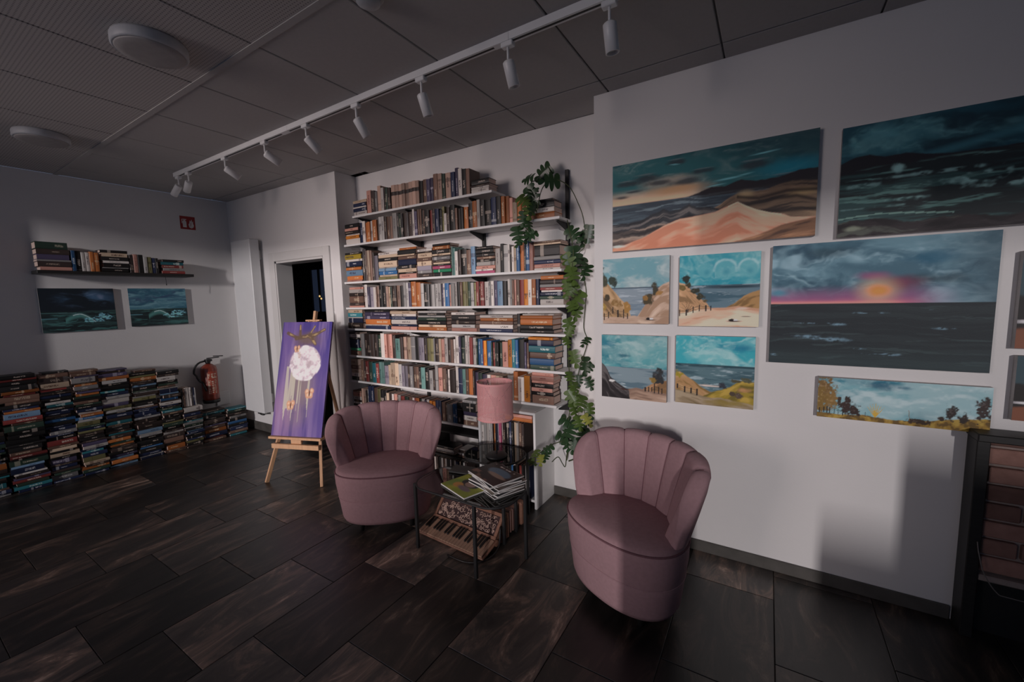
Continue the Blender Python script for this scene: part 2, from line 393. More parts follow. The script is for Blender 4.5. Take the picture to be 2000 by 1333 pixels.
TY = 1.715
t = empty('light_track', (-4.57, TY, H), 0, 'long white ceiling track rail carrying the row of spotlights', 'track rail')
MB().box(0, 6.4, -.017, .017, -.034, 0).build('rail', M['white_metal'], t)
MB().box(.03, 6.38, -.006, .006, -.0345, -.030).build('groove', M['black_metal'], t)
for xx in (1.7, 3.45): MB().bbox(xx, xx + .09, -.019, .019, -.036, -.002, .002).build('connector', M['white_metal'], t)
MB().bbox(-.012, 0, -.019, .019, -.036, 0, .002).build('end_cap', M['white_metal'], t)
ordw = ['leftmost', 'second from the far left', 'third from the far left', 'fourth from the far left', 'fifth from the far left', 'sixth from the far left', 'third from the near end', 'second from the near end', 'nearest, largest looking']
spots = [(-4.53, (-.62, -.15, -.62)), (-4.33, (-.75, .10, -.55)), (-3.68, (.35, .80, -.62)), (-3.10, (.40, .85, -.62)), (-2.60, (.30, .80, -.85)),
         (-2.10, (.22, .62, -1.05)), (-1.58, (.12, .42, -1.25)), (-1.045, (.15, .36, -1.3)), (-.572, (.10, .22, -1.4))]
for i, (x, d) in enumerate(spots):
    s = empty('spotlight', (x, TY, H - .034), 0, 'white cylinder spotlight on the ceiling track, ' + ordw[i], 'spotlight', 'track spotlights')
    MB().bbox(-.030, .030, -.016, .016, -.022, 0, .003).build('adapter', M['white_metal'], s)
    MB().tube([(0, 0, -.02), (0, 0, -.075)], .006, 8).build('stem', M['white_metal'], s)
    D = Vector(d).normalized(); c0 = Vector((0, 0, -.078)); q = D.to_track_quat('Z', 'Y').to_matrix().to_4x4()
    Mh = Matrix.Translation(c0 + D * .012) @ q
    hd = MB().lathe([(.020, -.012), (.027, -.006), (.0275, .0), (.0275, .098), (.024, .098), (.022, .085)], 20, M=Mh).build('head', M['white_metal'], s)
    MB().lathe([(.022, .084), (.001, .080)], 16, M=Mh).build('lens', M['black_plastic'], s)

# ------------------------------------------------------------------ safety sign and extinguisher on the left wall
sg = empty('safety_sign', (XL + .004, 2.025, 2.325), 0, 'small square red fire extinguisher sign with white symbol', 'sign')
MB().box(-.004, 0, 0, .138, 0, .138).build('plate', M['sign_red'], sg)
f = MB()
f.box(0, .0008, .022, .056, .02, .085); f.box(0, .0008, .030, .048, .085, .098); f.box(0, .0008, .026, .058, .10, .108); f.box(0, .0008, .014, .020, .06, .10); f.box(0, .0008, .014, .034, .10, .106)
f.build('white_symbol', M['sign_white'], sg)
f = MB()
fl = [(.080, .022), (.098, .014), (.116, .022), (.124, .045), (.118, .068), (.120, .095), (.110, .080), (.106, .112), (.096, .085), (.088, .100), (.084, .070), (.074, .052)]
vs = [(0.0008, y, z) for y, z in fl]; f.add(vs + [(0.0008, .099, .055)], [(i, (i + 1) % 12, 12) for i in range(12)])
f.build('white_flame', M['sign_white'], sg)
f = MB()
for k in range(3): f.box(.0009, .0014, .088 + k * .006, .090 + k * .006, .03 + k * .006, .066 + k * .008)
f.build('red_flame_lick', M['sign_red'], sg)

ex = empty('fire_extinguisher', (XL + .085, 2.115, .40), 0, 'red fire extinguisher with black hose beside the book pile', 'fire extinguisher')
MB().lathe([(.060, .02), (.074, .028), (.078, .06), (.078, .37), (.070, .41), (.040, .435), (.022, .445)], 28).build('cylinder', M['red'], ex)
MB().lathe([(.079, 0), (.081, .02), (.081, .035), (.0785, .037)], 28).build('base_ring', M['black_plastic'], ex)
f = MB(); f.lathe([(.022, .445), (.026, .46), (.024, .49), (.012, .495)], 14); f.bbox(-.015, .04, -.03, .03, .47, .495, .004)
f.build('valve', M['black_plastic'], ex)
f = MB(); f.bbox(-.010, .010, -.01, .115, .498, .508, .003); f.bbox(-.010, .010, .02, .12, .518, .528, .003, M=Matrix.Rotation(R(-4), 4, 'X')); f.build('lever', M['black_plastic'], ex)
hp = []
for k in range(13):
    a = R(90 + 180 * k / 12); hp.append((.02, -.055 + .095 * math.cos(a) * (1 if k < 7 else .8), .355 + .12 * math.sin(a)))
hp = [(.0, -.02, .478)] + hp[1:-1] + [(.06, -.08, .20), (.07, -.068, .15)]
MB().tube(hp, .0105, 8).build('hose', M['black_plastic'], ex)
f = MB()
for k in range(10):
    a0 = R(-38 + k * 8); a1 = R(-38 + (k + 1) * 8)
    f.add([(.0788 * math.cos(a0), .0788 * math.sin(a0), .10), (.0788 * math.cos(a1), .0788 * math.sin(a1), .10), (.0788 * math.cos(a1), .0788 * math.sin(a1), .36), (.0788 * math.cos(a0), .0788 * math.sin(a0), .36)], [(0, 1, 2, 3)], 0)
f.build('label_panel', mat('printed_red_label', (.42, .07, .04), .5), ex)
f = MB(); rnd = random.Random(3)
def patch(a0, a1, z0, z1, rr=.0793):
    n = max(1, int((a1 - a0) / 8))
    for k in range(n):
        b0 = R(a0 + (a1 - a0) * k / n); b1 = R(a0 + (a1 - a0) * (k + 1) / n)
        f.add([(rr * math.cos(b0), rr * math.sin(b0), z0), (rr * math.cos(b1), rr * math.sin(b1), z0), (rr * math.cos(b1), rr * math.sin(b1), z1), (rr * math.cos(b0), rr * math.sin(b0), z1)], [(0, 1, 2, 3)])
for a0 in (-32, -10, 12):
    z = .335
    while z > .12:
        h = rnd.choice((.006, .010, .014)); 
        if not (.27 < z < .30): patch(a0, a0 + rnd.uniform(8, 18), z - h, z)
        z -= h + rnd.uniform(.005, .011)
patch(-6, 32, .285, .296); patch(-34, -31, .11, .35)
f.build('label_print', mat('label_cream', (.70, .55, .42), .6), ex)
MB().box(-.085, -.06, -.02, .02, .25, .40).build('wall_bracket', M['black_metal'], ex)

# white cable box low on the wall by the corner
cb = MB().bbox(0, .022, 0, .14, 0, .16, .004).build('socket_box', M['white_lam'], loc=(XL, 2.19, .33)); tag(cb, 'white socket box low on the wall right of the extinguisher', 'socket')
# ------------------------------------------------------------------ white wall shelving on black brackets
SF = 2.52            # front edge of the shelves
bs = empty('wall_shelving', (-2.3, YB, 0), 0, 'white wall shelving of eight boards on black uprights, packed with books', 'shelving')
def bsl(mb, name, m): return mb.build(name, m, bs, M=Matrix.Translation((2.3, -YB, 0)))
SH = [(2.265, -3.23, -1.70), (2.020, -3.37, -1.175), (1.680, -3.40, -1.165), (1.442, -3.40, -1.140), (1.245, -3.40, -1.140), (.990, -3.40, -1.140), (.747, -3.40, -1.215), (.494, -3.40, -1.86)]
UP = (-3.17, -2.58, -1.92, -1.205)
for x in UP: bsl(MB().box(x - .012, x + .012, YB - .022, YB, .30 if x < -1.5 else .72, 2.36), 'upright', M['black_metal'])
for z, x0, x1 in SH:
    bsl(MB().bbox(x0, x1, SF, YB - .022, z - .018, z, .002), 'shelf', M['white_lam'])
    for x in UP:
        if x0 - .05 < x < x1 + .06:
            f = MB(); f.add([(x - .004, YB - .02, z - .019), (x - .004, SF + .02, z - .019), (x - .004, SF + .02, z - .028), (x - .004, YB - .02, z - .075),
                             (x + .004, YB - .02, z - .019), (x + .004, SF + .02, z - .019), (x + .004, SF + .02, z - .028), (x + .004, YB - .02, z - .075)],
                            [(0, 1, 2, 3), (4, 7, 6, 5), (0, 4, 5, 1), (1, 5, 6, 2), (2, 6, 7, 3), (3, 7, 4, 0)])
            bsl(f, 'bracket', M['black_metal'])

# ------------------------------------------------------------------ books
PAL = {  # letter: (colour word, cover colour, lettering colour)
 'k': ('black', (.020, .019, .019), (.50, .42, .36)), 'K': ('dark brown', (.055, .038, .034), (.36, .28, .22)),
 'n': ('navy', (.022, .032, .080), (.52, .52, .55)), 'b': ('blue', (.040, .14, .32), (.60, .66, .70)),
 'c': ('pale blue', (.20, .33, .48), (.06, .07, .12)), 't': ('teal', (.035, .20, .24), (.60, .70, .66)),
 's': ('sea green', (.16, .32, .29), (.04, .08, .08)), 'g': ('dark green', (.035, .065, .048), (.42, .40, .30)),
 'G': ('bright green', (.04, .42, .20), (.70, .74, .66)), 'y': ('olive', (.24, .22, .10), (.06, .05, .02)),
 'Y': ('yellow', (.66, .46, .05), (.06, .05, .05)), 'o': ('orange', (.85, .30, .04), (.10, .04, .02)),
 'O': ('rust orange', (.50, .16, .045), (.75, .55, .35)), 'r': ('red', (.27, .05, .045), (.70, .55, .46)),
 'm': ('magenta', (.46, .09, .18), (.75, .65, .62)), 'p': ('salmon', (.68, .34, .27), (.20, .07, .06)),
 'w': ('white', (.74, .68, .63), (.13, .10, .10)), 'W': ('light grey', (.48, .46, .44), (.10, .09, .10)),
 'a': ('grey', (.26, .25, .25), (.60, .58, .55)), 'e': ('cream', (.66, .50, .36), (.16, .09, .06)),
 'B': ('brown', (.20, .115, .085), (.55, .42, .30)), 'u': ('tan', (.50, .33, .26), (.10, .06, .05)),
 'U': ('black-labelled tan', (.50, .33, .26), (.03, .025, .025)),
 'v': ('lavender grey', (.30, .27, .32), (.10, .08, .13)), 'V': ('violet', (.085, .07, .13), (.50, .46, .55)),
}
def book_material(key):
    word, c, t = PAL[key]
    m = bpy.data.materials.new(word.replace(' ', '_') + '_book_cover'); m.use_nodes = True; nt = m.node_tree; b = nt.nodes['Principled BSDF']; L = nt.links.new
    b.inputs['Roughness'].default_value = .42; b.inputs['Specular IOR Level'].default_value = .4
    uv = N(nt, 'ShaderNodeUVMap', uv_map='spine'); sp = N(nt, 'ShaderNodeSeparateXYZ'); L(uv.outputs[0], sp.inputs[0])
    oi = N(nt, 'ShaderNodeObjectInfo')
    def ma(op, a, bb=None, cc=None):
        n = N(nt, 'ShaderNodeMath', operation=op)
        for i, q in enumerate((a, bb, cc)):
            if q is None: continue
            if isinstance(q, (int, float)): n.inputs[i].default_value = q
            else: L(q, n.inputs[i])
        return n.outputs[0]
    u = ma('FRACT', sp.outputs[0]); sd = ma('ADD', ma('FLOOR', sp.outputs[0]), ma('MULTIPLY', oi.outputs['Random'], 97.0)); v = sp.outputs[1]
    def rnd(k):
        w = N(nt, 'ShaderNodeTexWhiteNoise', noise_dimensions='1D'); L(ma('ADD', sd, k), w.inputs['W']); return w.outputs['Value']
    # lettering: a broken row of strokes between two random positions along the spine
    a0 = ma('MULTIPLY_ADD', rnd(.3), .35, .10); ln = ma('MULTIPLY_ADD', rnd(.7), .35, .18); a1 = ma('ADD', a0, ln)
    inside = ma('MULTIPLY', ma('GREATER_THAN', u, a0), ma('LESS_THAN', u, a1))
    cell = ma('FLOOR', ma('MULTIPLY', u, 84.0)); w2 = N(nt, 'ShaderNodeTexWhiteNoise', noise_dimensions='3D')
    cv = N(nt, 'ShaderNodeCombineXYZ'); L(cell, cv.inputs[0]); L(ma('FLOOR', ma('MULTIPLY', v, 7.0)), cv.inputs[1]); L(sd, cv.inputs[2]); L(cv.outputs[0], w2.inputs['Vector'])
    strokes = ma('GREATER_THAN', w2.outputs['Value'], .38)
    hv = ma('MULTIPLY_ADD', rnd(1.1), .13, .09)
    mid = ma('LESS_THAN', ma('ABSOLUTE', ma('SUBTRACT', v, .5)), hv)
    text = ma('MULTIPLY', ma('MULTIPLY', inside, strokes), mid)
    # one printed band at the head or foot on about a third of them
    b0 = ma('MULTIPLY_ADD', rnd(2.3), .75, .05)
    band = ma('MULTIPLY', ma('MULTIPLY', ma('GREATER_THAN', u, b0), ma('LESS_THAN', u, ma('ADD', b0, ma('MULTIPLY', rnd(3.1), .16)))), ma('GREATER_THAN', rnd(4.7), .60))
    if key == 'U':      # the set of tan volumes with one dark title label near the head
        band = ma('MULTIPLY', ma('GREATER_THAN', u, .56), ma('LESS_THAN', u, .72)); band = ma('MULTIPLY', band, 1.6); text = ma('MULTIPLY', text, 0.0)
    ons = ma('GREATER_THAN', v, -.5)
    f = ma('MULTIPLY', ma('MINIMUM', ma('ADD', ma('MULTIPLY', text, ma('GREATER_THAN', rnd(5.9), .2)), ma('MULTIPLY', band, .6)), 1.0), ons)
    tone = ma('MULTIPLY_ADD', rnd(6.1), .75, .50)
    cs = N(nt, 'ShaderNodeVectorMath', operation='SCALE'); cs.inputs[0].default_value = c; L(tone, cs.inputs['Scale'])
    mx = N(nt, 'ShaderNodeMix', data_type='RGBA'); L(cs.outputs[0], mx.inputs['A']); mx.inputs['B'].default_value = (*t, 1); L(f, mx.inputs['Factor'])
    L(mx.outputs['Result'], b.inputs['Base Color'])
    return m
BM = {k: book_material(k) for k in PAL}
KEYS = list(PAL)

def book_template():
    """unit book: x thickness 0..1, y depth 0..1 with the spine at y=0, z height 0..1"""
    V = []; F = []; S = []      # S: face material, 0 cover 1 pages ; spine flag
    def quadbox(x0, x1, y0, y1, z0, z1, mi):
        o = len(V); V.extend([(x, y, z) for x in (x0, x1) for y in (y0, y1) for z in (z0, z1)])
        for f in ((0, 1, 3, 2), (4, 6, 7, 5), (0, 4, 5, 1), (2, 3, 7, 6), (0, 2, 6, 4), (1, 5, 7, 3)): F.append([i + o for i in f]); S.append((mi, False))
    quadbox(0, .09, .03, 1, 0, 1, 0); quadbox(.91, 1, .03, 1, 0, 1, 0); quadbox(.09, .91, .03, .97, .018, .982, 1)
    n = 5; o = len(V)
    for zz in (0, 1):
        for k in range(n + 1):
            a = math.pi * k / n; V.append((.5 - .5 * math.cos(a), .03 - .035 * math.sin(a), zz))
    for k in range(n): F.append([o + k, o + k + 1, o + n + 1 + k + 1, o + n + 1 + k]); S.append((0, True))
    F.append([o + k for k in range(n + 1)][::-1]); S.append((0, False)); F.append([o + n + 1 + k for k in range(n + 1)]); S.append((0, False))
    return np.array(V), F, S
TV, TF, TS = book_template()
def spine_uv(me, faces_flags, verts, seed=None):
    uvl = me.uv_layers.new(name='spine'); dat = np.full((len(me.loops), 2), -1.0, dtype=np.float32)
    li = 0
    for fi, f in enumerate(faces_flags):
        for vi in TF[fi % len(TF)]:
            if f[1]:
                x, y, z = TV[vi]; dat[li] = (z * .998 + .001 + (seed[fi // len(TF)] if seed is not None else 0), x)
            li += 1
    uvl.data.foreach_set('uv', dat.ravel())
def book_mesh(key):
    me = bpy.data.meshes.new('book'); me.from_pydata([tuple(v) for v in TV], [], TF)
    me.materials.append(BM[key]); me.materials.append(M['pages'])
    me.polygons.foreach_set('material_index', [s[0] for s in TS]); spine_uv(me, TS, TV); me.update(); return me
BMESH = {}
BOOKS = []           # dict(key, T(4x4), size, label, group)
def book(key, T, t, d, h, label, group):
    BOOKS.append(dict(key=key, M=T @ Matrix.Diagonal((t, d, h, 1)), label=label, group=group, t=t, h=h))

WORDS = ['zeroth', 'first', 'second', 'third', 'fourth', 'fifth', 'sixth', 'seventh', 'eighth', 'ninth', 'tenth', 'eleventh', 'twelfth', 'thirteenth', 'fourteenth', 'fifteenth', 'sixteenth', 'seventeenth', 'eighteenth', 'nineteenth']
TENS = {2: 'twenty', 3: 'thirty', 4: 'forty', 5: 'fifty', 6: 'sixty', 7: 'seventy'}
TENTH = {2: 'twentieth', 3: 'thirtieth', 4: 'fortieth', 5: 'fiftieth', 6: 'sixtieth', 7: 'seventieth'}
def ordn(n): return WORDS[n] if n < 20 else (TENTH[n // 10] if n % 10 == 0 else TENS[n // 10] + ' ' + WORDS[n % 10])
def art(w): return ('an ' if w[0] in 'aeiou' else 'a ') + w
rnd = random.Random(11)
def thick(t): return 'thin ' if t < .017 else ('thick ' if t > .045 else '')

def fill_row(z, segs, ztop, front, place, where, loose=0):
    """place: function mapping (s along the row, depth from front, height) frame -> matrix; here rows run along +x"""
    n = 0; ns = 0; prev = None; zi = 0
    for seg in segs:
        p = seg.split()
        if p[0] == 'S':
            ns += 1; x0, x1 = float(p[1]), float(p[2]); zz = z; items = [(q[0], float(q[1:]) / 1000) for q in p[3:]]
            room = ztop - z - .004; tot = sum(t for _, t in items); k = min(1, room / tot)
            wmax = x1 - x0
            for j, (c, t) in enumerate(items):
                t *= k; L_ = wmax * rnd.uniform(.90 - loose, 1.0); d = min(.165, .72 * L_) * rnd.uniform(.88, 1.0)
                xs = x0 + rnd.uniform(0, wmax - L_); yo = rnd.uniform(-.02 * (loose > 0), .012)
                # lying flat: local z -> +x, local x -> up
                T = place @ Matrix.Translation((xs + L_, yo, zz)) @ Matrix(((0, 0, -1, 0), (0, 1, 0, 0), (1, 0, 0, 0), (0, 0, 0, 1)))
                word = PAL[c][0]
                pos = 'bottom' if j == 0 else ('topmost' if j == len(items) - 1 else ordn(j + 1) + ' from bottom')
                book(c, T, t, d, L_, '%s%s book, %s, %s flat stack from left, %s' % (thick(t), word, pos, ordn(ns), where[0]), where[1])
                zz += t
            prev = 'stack of flat books'
        else:
            x = float(p[1])
            for q in p[2:]:
                c = q[0]; t, h = (float(v) / 1000 for v in q[1:].split('/'))
                # the photo's widest runs are several volumes of one colour
                m_ = max(1, round(t / .036)) if t > .058 else 1
                for _ in range(m_):
                    n += 1; tt = t / m_; hh = min(h * rnd.uniform(.985, 1.01), ztop - z - .012); d = min(.185, max(.11, hh * .68)) * rnd.uniform(.95, 1.05)
                    yo = rnd.uniform(0, .014); lean = 0
                    T = place @ Matrix.Translation((x, yo, z)) @ Matrix.Rotation(R(lean), 4, 'Y')
                    word = PAL[c][0]
                    book(c, T, tt * .975, d, hh, '%s%s book, %s upright from left, %s' % (thick(tt), word, ordn(n), where[0]), where[1])
                    x += tt; prev = word
ROWS=[
 (2.265,['S -3.223 -3.040 w33 n30 w12 n30 e27', 'V -3.040 p63/197 K53/187 a35/174 u48/213 w39/192 K25/188 g34/184 K37/180 U50/193 U46/192 U44/190 U46/189 U46/188 U46/187 U44/185 U41/184 k40/174 B47/181 V43/177 V35/179 B49/200 u48/196 g40/187', 'V -2.132 u51/186 n39/185 V32/213 w35/202 k41/191 B34/185', 'S -1.898 -1.729 w28 w14 K14 k37']),
 (2.020,['S -3.356 -3.156 w50 o28 w12 K31 p25 k37', 'V -3.152 n38/176 w37/187 O64/174 w32/179 O54/183 K18/183 W70/199 K34/192 B43/190 B25/190 W54/211 k25/205 g29/198 k24/197 K40/196 a12/196 K55/199 w23/215 V31/192 B23/203 B19/202 k19/196 B19/190 k52/188 r29/182 K29/186 n43/185 k25/174 y25/194 w28/136 K31/182 k51/191', 'V -2.050 B22/163 K26/157 k32/161 O41/160 k40/183 O40/192 w30/200 k45/189 k53/187 n46/195 k43/193 O64/187 p27/172 e38/135 O64/147 p26/141', 'S -1.404 -1.216 O39 w30 k43 k13']),
 (1.680,['S -3.387 -3.151 p16 O37 c53 O26 k11 n42 w21 Y42 k21', 'V -3.149 k24/290 K27/283 B23/272 e27/266 B31/265 K27/244 v43/217', 'S -2.934 -2.696 y25 e17 b30 c25 w12 e49 k30 e25 w22', 'S -2.688 -2.474 p38 k14 e29 k29 n48 B29 e12 k38 O19', 'S -2.467 -2.306 K32 a23 v37 e37 B28 e37 K14 w19', 'S -2.302 -2.115 k32 G25 m25 k14 e14 K18 a27 K9 e14 k32 O27 k18', 'V -2.109 s37/220', 'V -2.093 s23/210 w29/184 K29/193 k51/196 B42/185 c40/208', 'S -1.874 -1.699 m19 w14 p24 w29 k19 B19 k24 k29 k21', 'V -1.693 w40/172 k24/204 W45/193 w14/192 K11/183 w19/178 e23/181 b28/180 O33/193 K17/188 b28/205 p29/190', 'S -1.378 -1.176 w13 p26 n26 W26 k74 e13 B13']),
 (1.442,['S -3.365 -3.152 p16 K27 B59 K32 w32 p21', 'V -3.144 w39/204 V31/182 v50/181 w32/180 B14/180 u26/189 k41/188 k49/187 u28/181 e31/175 g24/175 K48/183 u49/187 k36/181 W60/204 V30/198 O55/215 O50/199 W35/189 k43/178 W14/178 k31/177 W34/176 W70/183 V24/173 w18/182 b41/181 p19/171 W37/175', 'V -2.081 w21/177 k29/186 B24/186 y31/185 y22/184 g23/183 W30/177 y20/177 r29/181 g15/176 r34/179 w40/178 a21/168 w27/181 V28/181 c50/174 k36/178 w22/187 W17/186 B18/181 p17/180 B30/179 r35/178 o32/182 w31/181 O32/180 n28/179', 'S -1.335 -1.155 w39 g22 n26 w13 r18 W22 K31 O26']),
 (1.245,['S -3.440 -3.176 K55 n43 w12 t37 e31', 'S -3.158 -2.821 n29 w12 O47 V29 V35 k18', 'S -2.817 -2.502 p28 n20 w39 n28 w20 e25', 'S -2.491 -2.182 O27 e21 k32 g27 W16 k21 W16', 'S -2.135 -1.883 p27 W27 K32 k41 w21', 'S -1.861 -1.557 n26 w31 B26 O22 w22', 'V -1.527 k25/139', 'S -1.498 -1.233 k25 k33 O41 O25 w12']),
 (0.990,['S -3.432 -3.243 B44 G25 n81 k19 w31 K19', 'V -3.237 W43/209 K48/208 K41/206 K53/205 K46/204 g43/202 w48/219 p102/210 K37/203 s57/178 K36/189 u36/194 B22/193 e38/192 a48/196 k38/195 v67/193 K35/192 y36/191 y36/190 a14/190 K40/189 e27/188 p31/187 w34/196 K34/190 B26/189 w17/189', 'V -2.102 w35/221 V25/211 g36/210 w27/223 w21/222 r31/212 w32/210 g15/201 b31/200 b17/199 r8/190 o26/189 b41/188 g14/179 r20/178 g14/186 k23/181 g26/180 p49/188 o37/204 t31/211 b25/206 k47/205 V17/191 B17/186', 'S -1.435 -1.228 g33 b46 B42 t46 n42 o19']),
 (0.747,['S -3.477 -3.293 g38 w32 e38 B38 e57', 'V -3.269 B44/194 K35/193 r38/192 g50/191 t54/183 r40/182 s69/199 v51/167 e34/178 e50/201 e49/199 W41/192 v72/185 K24/184 a39/183 B66/181 k26/181 s49/185 k48/178 W40/166 K25/176 W32/208 p42/191 B42/190 K17/178 w21/188 K56/182', 'V -2.114 w29/217 n41/202 s33/201 B31/200 O40/205 K20/192 V39/184 g37/183 V45/176 w31/175 p44/173 e65/172 k36/164 W53/181 O38/216 w51/178 o50/189 K12/188', 'S -1.414 -1.237 B64 k29 p29 k35 p17 p41 p23']),
 (0.494,['S -3.434 -3.278 K22 w17 K22 w33 p39 B17', 'V -3.272 u62/180 K14/163 W25/179 n71/215 B46/203 y46/197 k81/189 e35/173 K39/172 w23/171 p40/170 K16/165 W33/169 r45/163 g45/162 B41/161 w27/160 r23/160 O40/164 g23/158 W36/162 V26/157 W29/166 o62/155 n71/168 B38/157 K24/152 a57/151 b25/155', 'V -2.126 b17/161 k52/173', 'S -2.052 -1.911 B39 w39 V33 k72 W20']),
]
def trim_overlaps(segs):
    """end each upright run where the next segment starts"""
    out = []
    for i, s in enumerate(segs):
        p = s.split()
        if p[0] == 'V':
            x0 = float(p[1]); xe = x0 + sum(float(q[1:].split('/')[0]) for q in p[2:]) / 1000
            lim = float(segs[i + 1].split()[1]) if i + 1 < len(segs) else SHX[1]
            prevend = None
            if out:
                pp = out[-1].split(); prevend = float(pp[2]) if pp[0] == 'S' else float(pp[1]) + sum(float(q[1:].split('/')[0]) for q in pp[2:]) / 1000
                x0 = max(x0, prevend + .001)
            k = min(1, (lim - .002 - x0) / (xe - x0)) if xe > x0 else 1
            k = (lim - .002 - x0) / (xe - x0) if xe > lim or xe - x0 > lim - x0 else 1
            out.append('V %.4f ' % x0 + ' '.join('%s%.2f/%s' % (q[0], float(q[1:].split('/')[0]) * k, q.split('/')[1]) for q in p[2:]))
        else: out.append(s)
    return out
for i, (z, segs) in enumerate(ROWS):
    SHX = SH[i][1:]; ztop = SH[i - 1][0] - .018 if i else H
    fix = []
    for j, s in enumerate(segs):
        p = s.split()
        if j == 0 and p[0] == 'S': p[1] = '%.3f' % max(float(p[1]), SHX[0] + .004); s = ' '.join(p)
        if p[0] == 'S' and j > 0:      # keep stacks clear of the stack before
            pp = fix[-1].split()
            if pp[0] == 'S' and float(p[1]) < float(pp[2]) + .002: p[1] = '%.3f' % (float(pp[2]) + .002); s = ' '.join(p)
        fix.append(s)
    segs = trim_overlaps(fix)
    fill_row(z, segs, ztop, SF, Matrix.Translation((0, SF + .008, 0)), ('%s shelf from top' % ordn(i + 1), 'books on the %s white shelf' % ordn(i + 1)))

# dark floating shelf on the left wall (runs along y, spines face +x)
ls = empty('floating_shelf', (XL, .905, 1.80), 0, 'dark floating shelf on the left wall holding two stacks and rows of books', 'shelf')
MB().bbox(0, .20, 0, 1.12, 0, .028, .002).build('board', M['black_wood'], ls)
MB().tube([(.17, .88, 0), (.172, .882, -.04), (.168, .884, -.075)], .0018, 5).build('hanging_cord', M['black_plastic'], ls)
MB().lathe([(.001, -.012), (.004, -.008), (.004, .004), (.001, .008)], 8, c=(.168, .884, -.08)).build('cord_knob', M['black_plastic'], ls)
PL = Matrix(((0, -1, 0, XL + .19), (1, 0, 0, 0), (0, 0, 1, 0), (0, 0, 0, 1)))   # row x -> world y, row depth -> world -x
fill_row(1.828, ['S .915 1.118 p30 K45 W15 V45 K45 g60', 'V 1.122 b26/180 k37/178 w25/168 w28/172 O30/178 O32/172', 'S 1.312 1.508 k35 W8 k40 w22 k36 e36 k26', 'V 1.514 K30/170 p34/178 k40/175 W30/160 y36/158 n30/152 k24/150', 'S 1.758 1.955 r28 W30 r30 t30 k25'], 2.3, 0,
         PL, ('dark wall shelf', 'books on the dark wall shelf'))
# second lot scaled out to the real width of the shelf
# the low wall of books stacked on the floor along the left wall
PP = Matrix(((0, -1, 0, -5.175), (1, 0, 0, 0), (0, 0, 1, 0), (0, 0, 0, 1)))
pile = [(.20, .38, .99), (.385, .595, .985), (.60, .81, .975), (.815, 1.00, .965), (1.005, 1.18, .955), (1.185, 1.385, .925), (1.39, 1.595, .885), (1.60, 1.775, .850), (1.78, 1.95, .435), (1.955, 2.18, .345), (2.19, 2.405, .315)]
prnd = random.Random(5)
pcols = 'kkkkkkKKKKnnnnbBBrOgggkKwWeWatVckKnBykk'
floor_books = {4: 'Ktb', 5: 'e'}
for ci, (y0, y1, h) in enumerate(pile):
    z = .002; items = []
    while z < h - .012:
        t = prnd.choice((.014, .018, .02, .024, .028, .034, .045)); t = min(t, h - z); c = prnd.choice(pcols); items.append('%s%d' % (c, round(t * 1000))); z += t
    xo = prnd.uniform(-.02, .02); y0 -= prnd.uniform(.0, .012)
    fill_row(.001, ['S %.3f %.3f %s' % (y0, y1, ' '.join(items))], h + .02, 0, Matrix.Translation((xo, 0, 0)) @ PP,
             ('%s column of floor book wall' % ordn(ci + 1), 'books stacked on the floor by the left wall'), loose=.14)
fill_row(.437, ['V 1.785 k16/190 B14/195 w20/200 w20/200 w18/200 k8/190 v10/196 n12/192 W11/190'], .70, 0, PP, ('on the floor book wall', 'books standing on the floor book wall'))
# deeper row behind the front one, so the wall of books is two deep
for b_ in BOOKS: b_['label'] = b_['label'].replace('first flat stack from left, ', '') if 'column' in b_['label'] else b_['label']

# white cabinet under the shelving, right end
cb = empty('white_cabinet', (-1.585, 2.585, 0), 0, 'white open cabinet with books beneath the right end of the shelving', 'cabinet')
w2, d2 = .245, .145
f = MB().bbox(w2 - .018, w2, -d2, d2, 0, .70, .002).build('side_panel', M['white_lam'], cb)
f = MB().bbox(-w2, -w2 + .018, -d2, d2, 0, .70, .002).build('side_panel', M['white_lam'], cb)
MB().bbox(-w2 + .018, w2 - .018, -d2, d2, .682, .70, .002).build('top_board', M['white_lam'], cb)
for z in (.36, .05): MB().bbox(-w2 + .018, w2 - .018, -d2, d2 - .01, z, z + .018, .002).build('shelf', M['white_lam'], cb)
MB().box(-w2 + .018, w2 - .018, d2 - .006, d2, .05, .69).build('back_panel', M['white_lam'], cb)
f = MB()
for q in (-.10, .02, .12): f.lathe([(.004, 0), (.001, .0012)], 8, c=(w2 - .009, q, .70))
f.build('screw_cap', M['black_plastic'], cb)
PC = Matrix.Translation((0, 2.445, 0))
fill_row(.378, ['V -1.808 w22/240 W22/242 w22/238 W20/236 a14/230 K8/220 O20/235 n14/238 v14/236 m24/240 w8/232 K30/236 k24/240 n22/238 k20/236 e20/238 w18/238 B24/236 K20/230'], .62, 0, PC, ('white cabinet, upper bay', 'books in the white cabinet'))
for b_ in BOOKS[-40:]: pass
fill_row(.621, ['S -1.60 -1.37 O26 p24'], .68, 0, PC, ('white cabinet, under its top', 'books in the white cabinet'))
fill_row(.068, ['S -1.80 -1.60 w20 K25 a18 w20 B30 w16', 'V -1.58 k26/230 b20/240 w18/235 K30/238 r22/230 k30/240 W20/236 n26/240'], .35, 0, PC, ('white cabinet, lower bay', 'books in the white cabinet'))
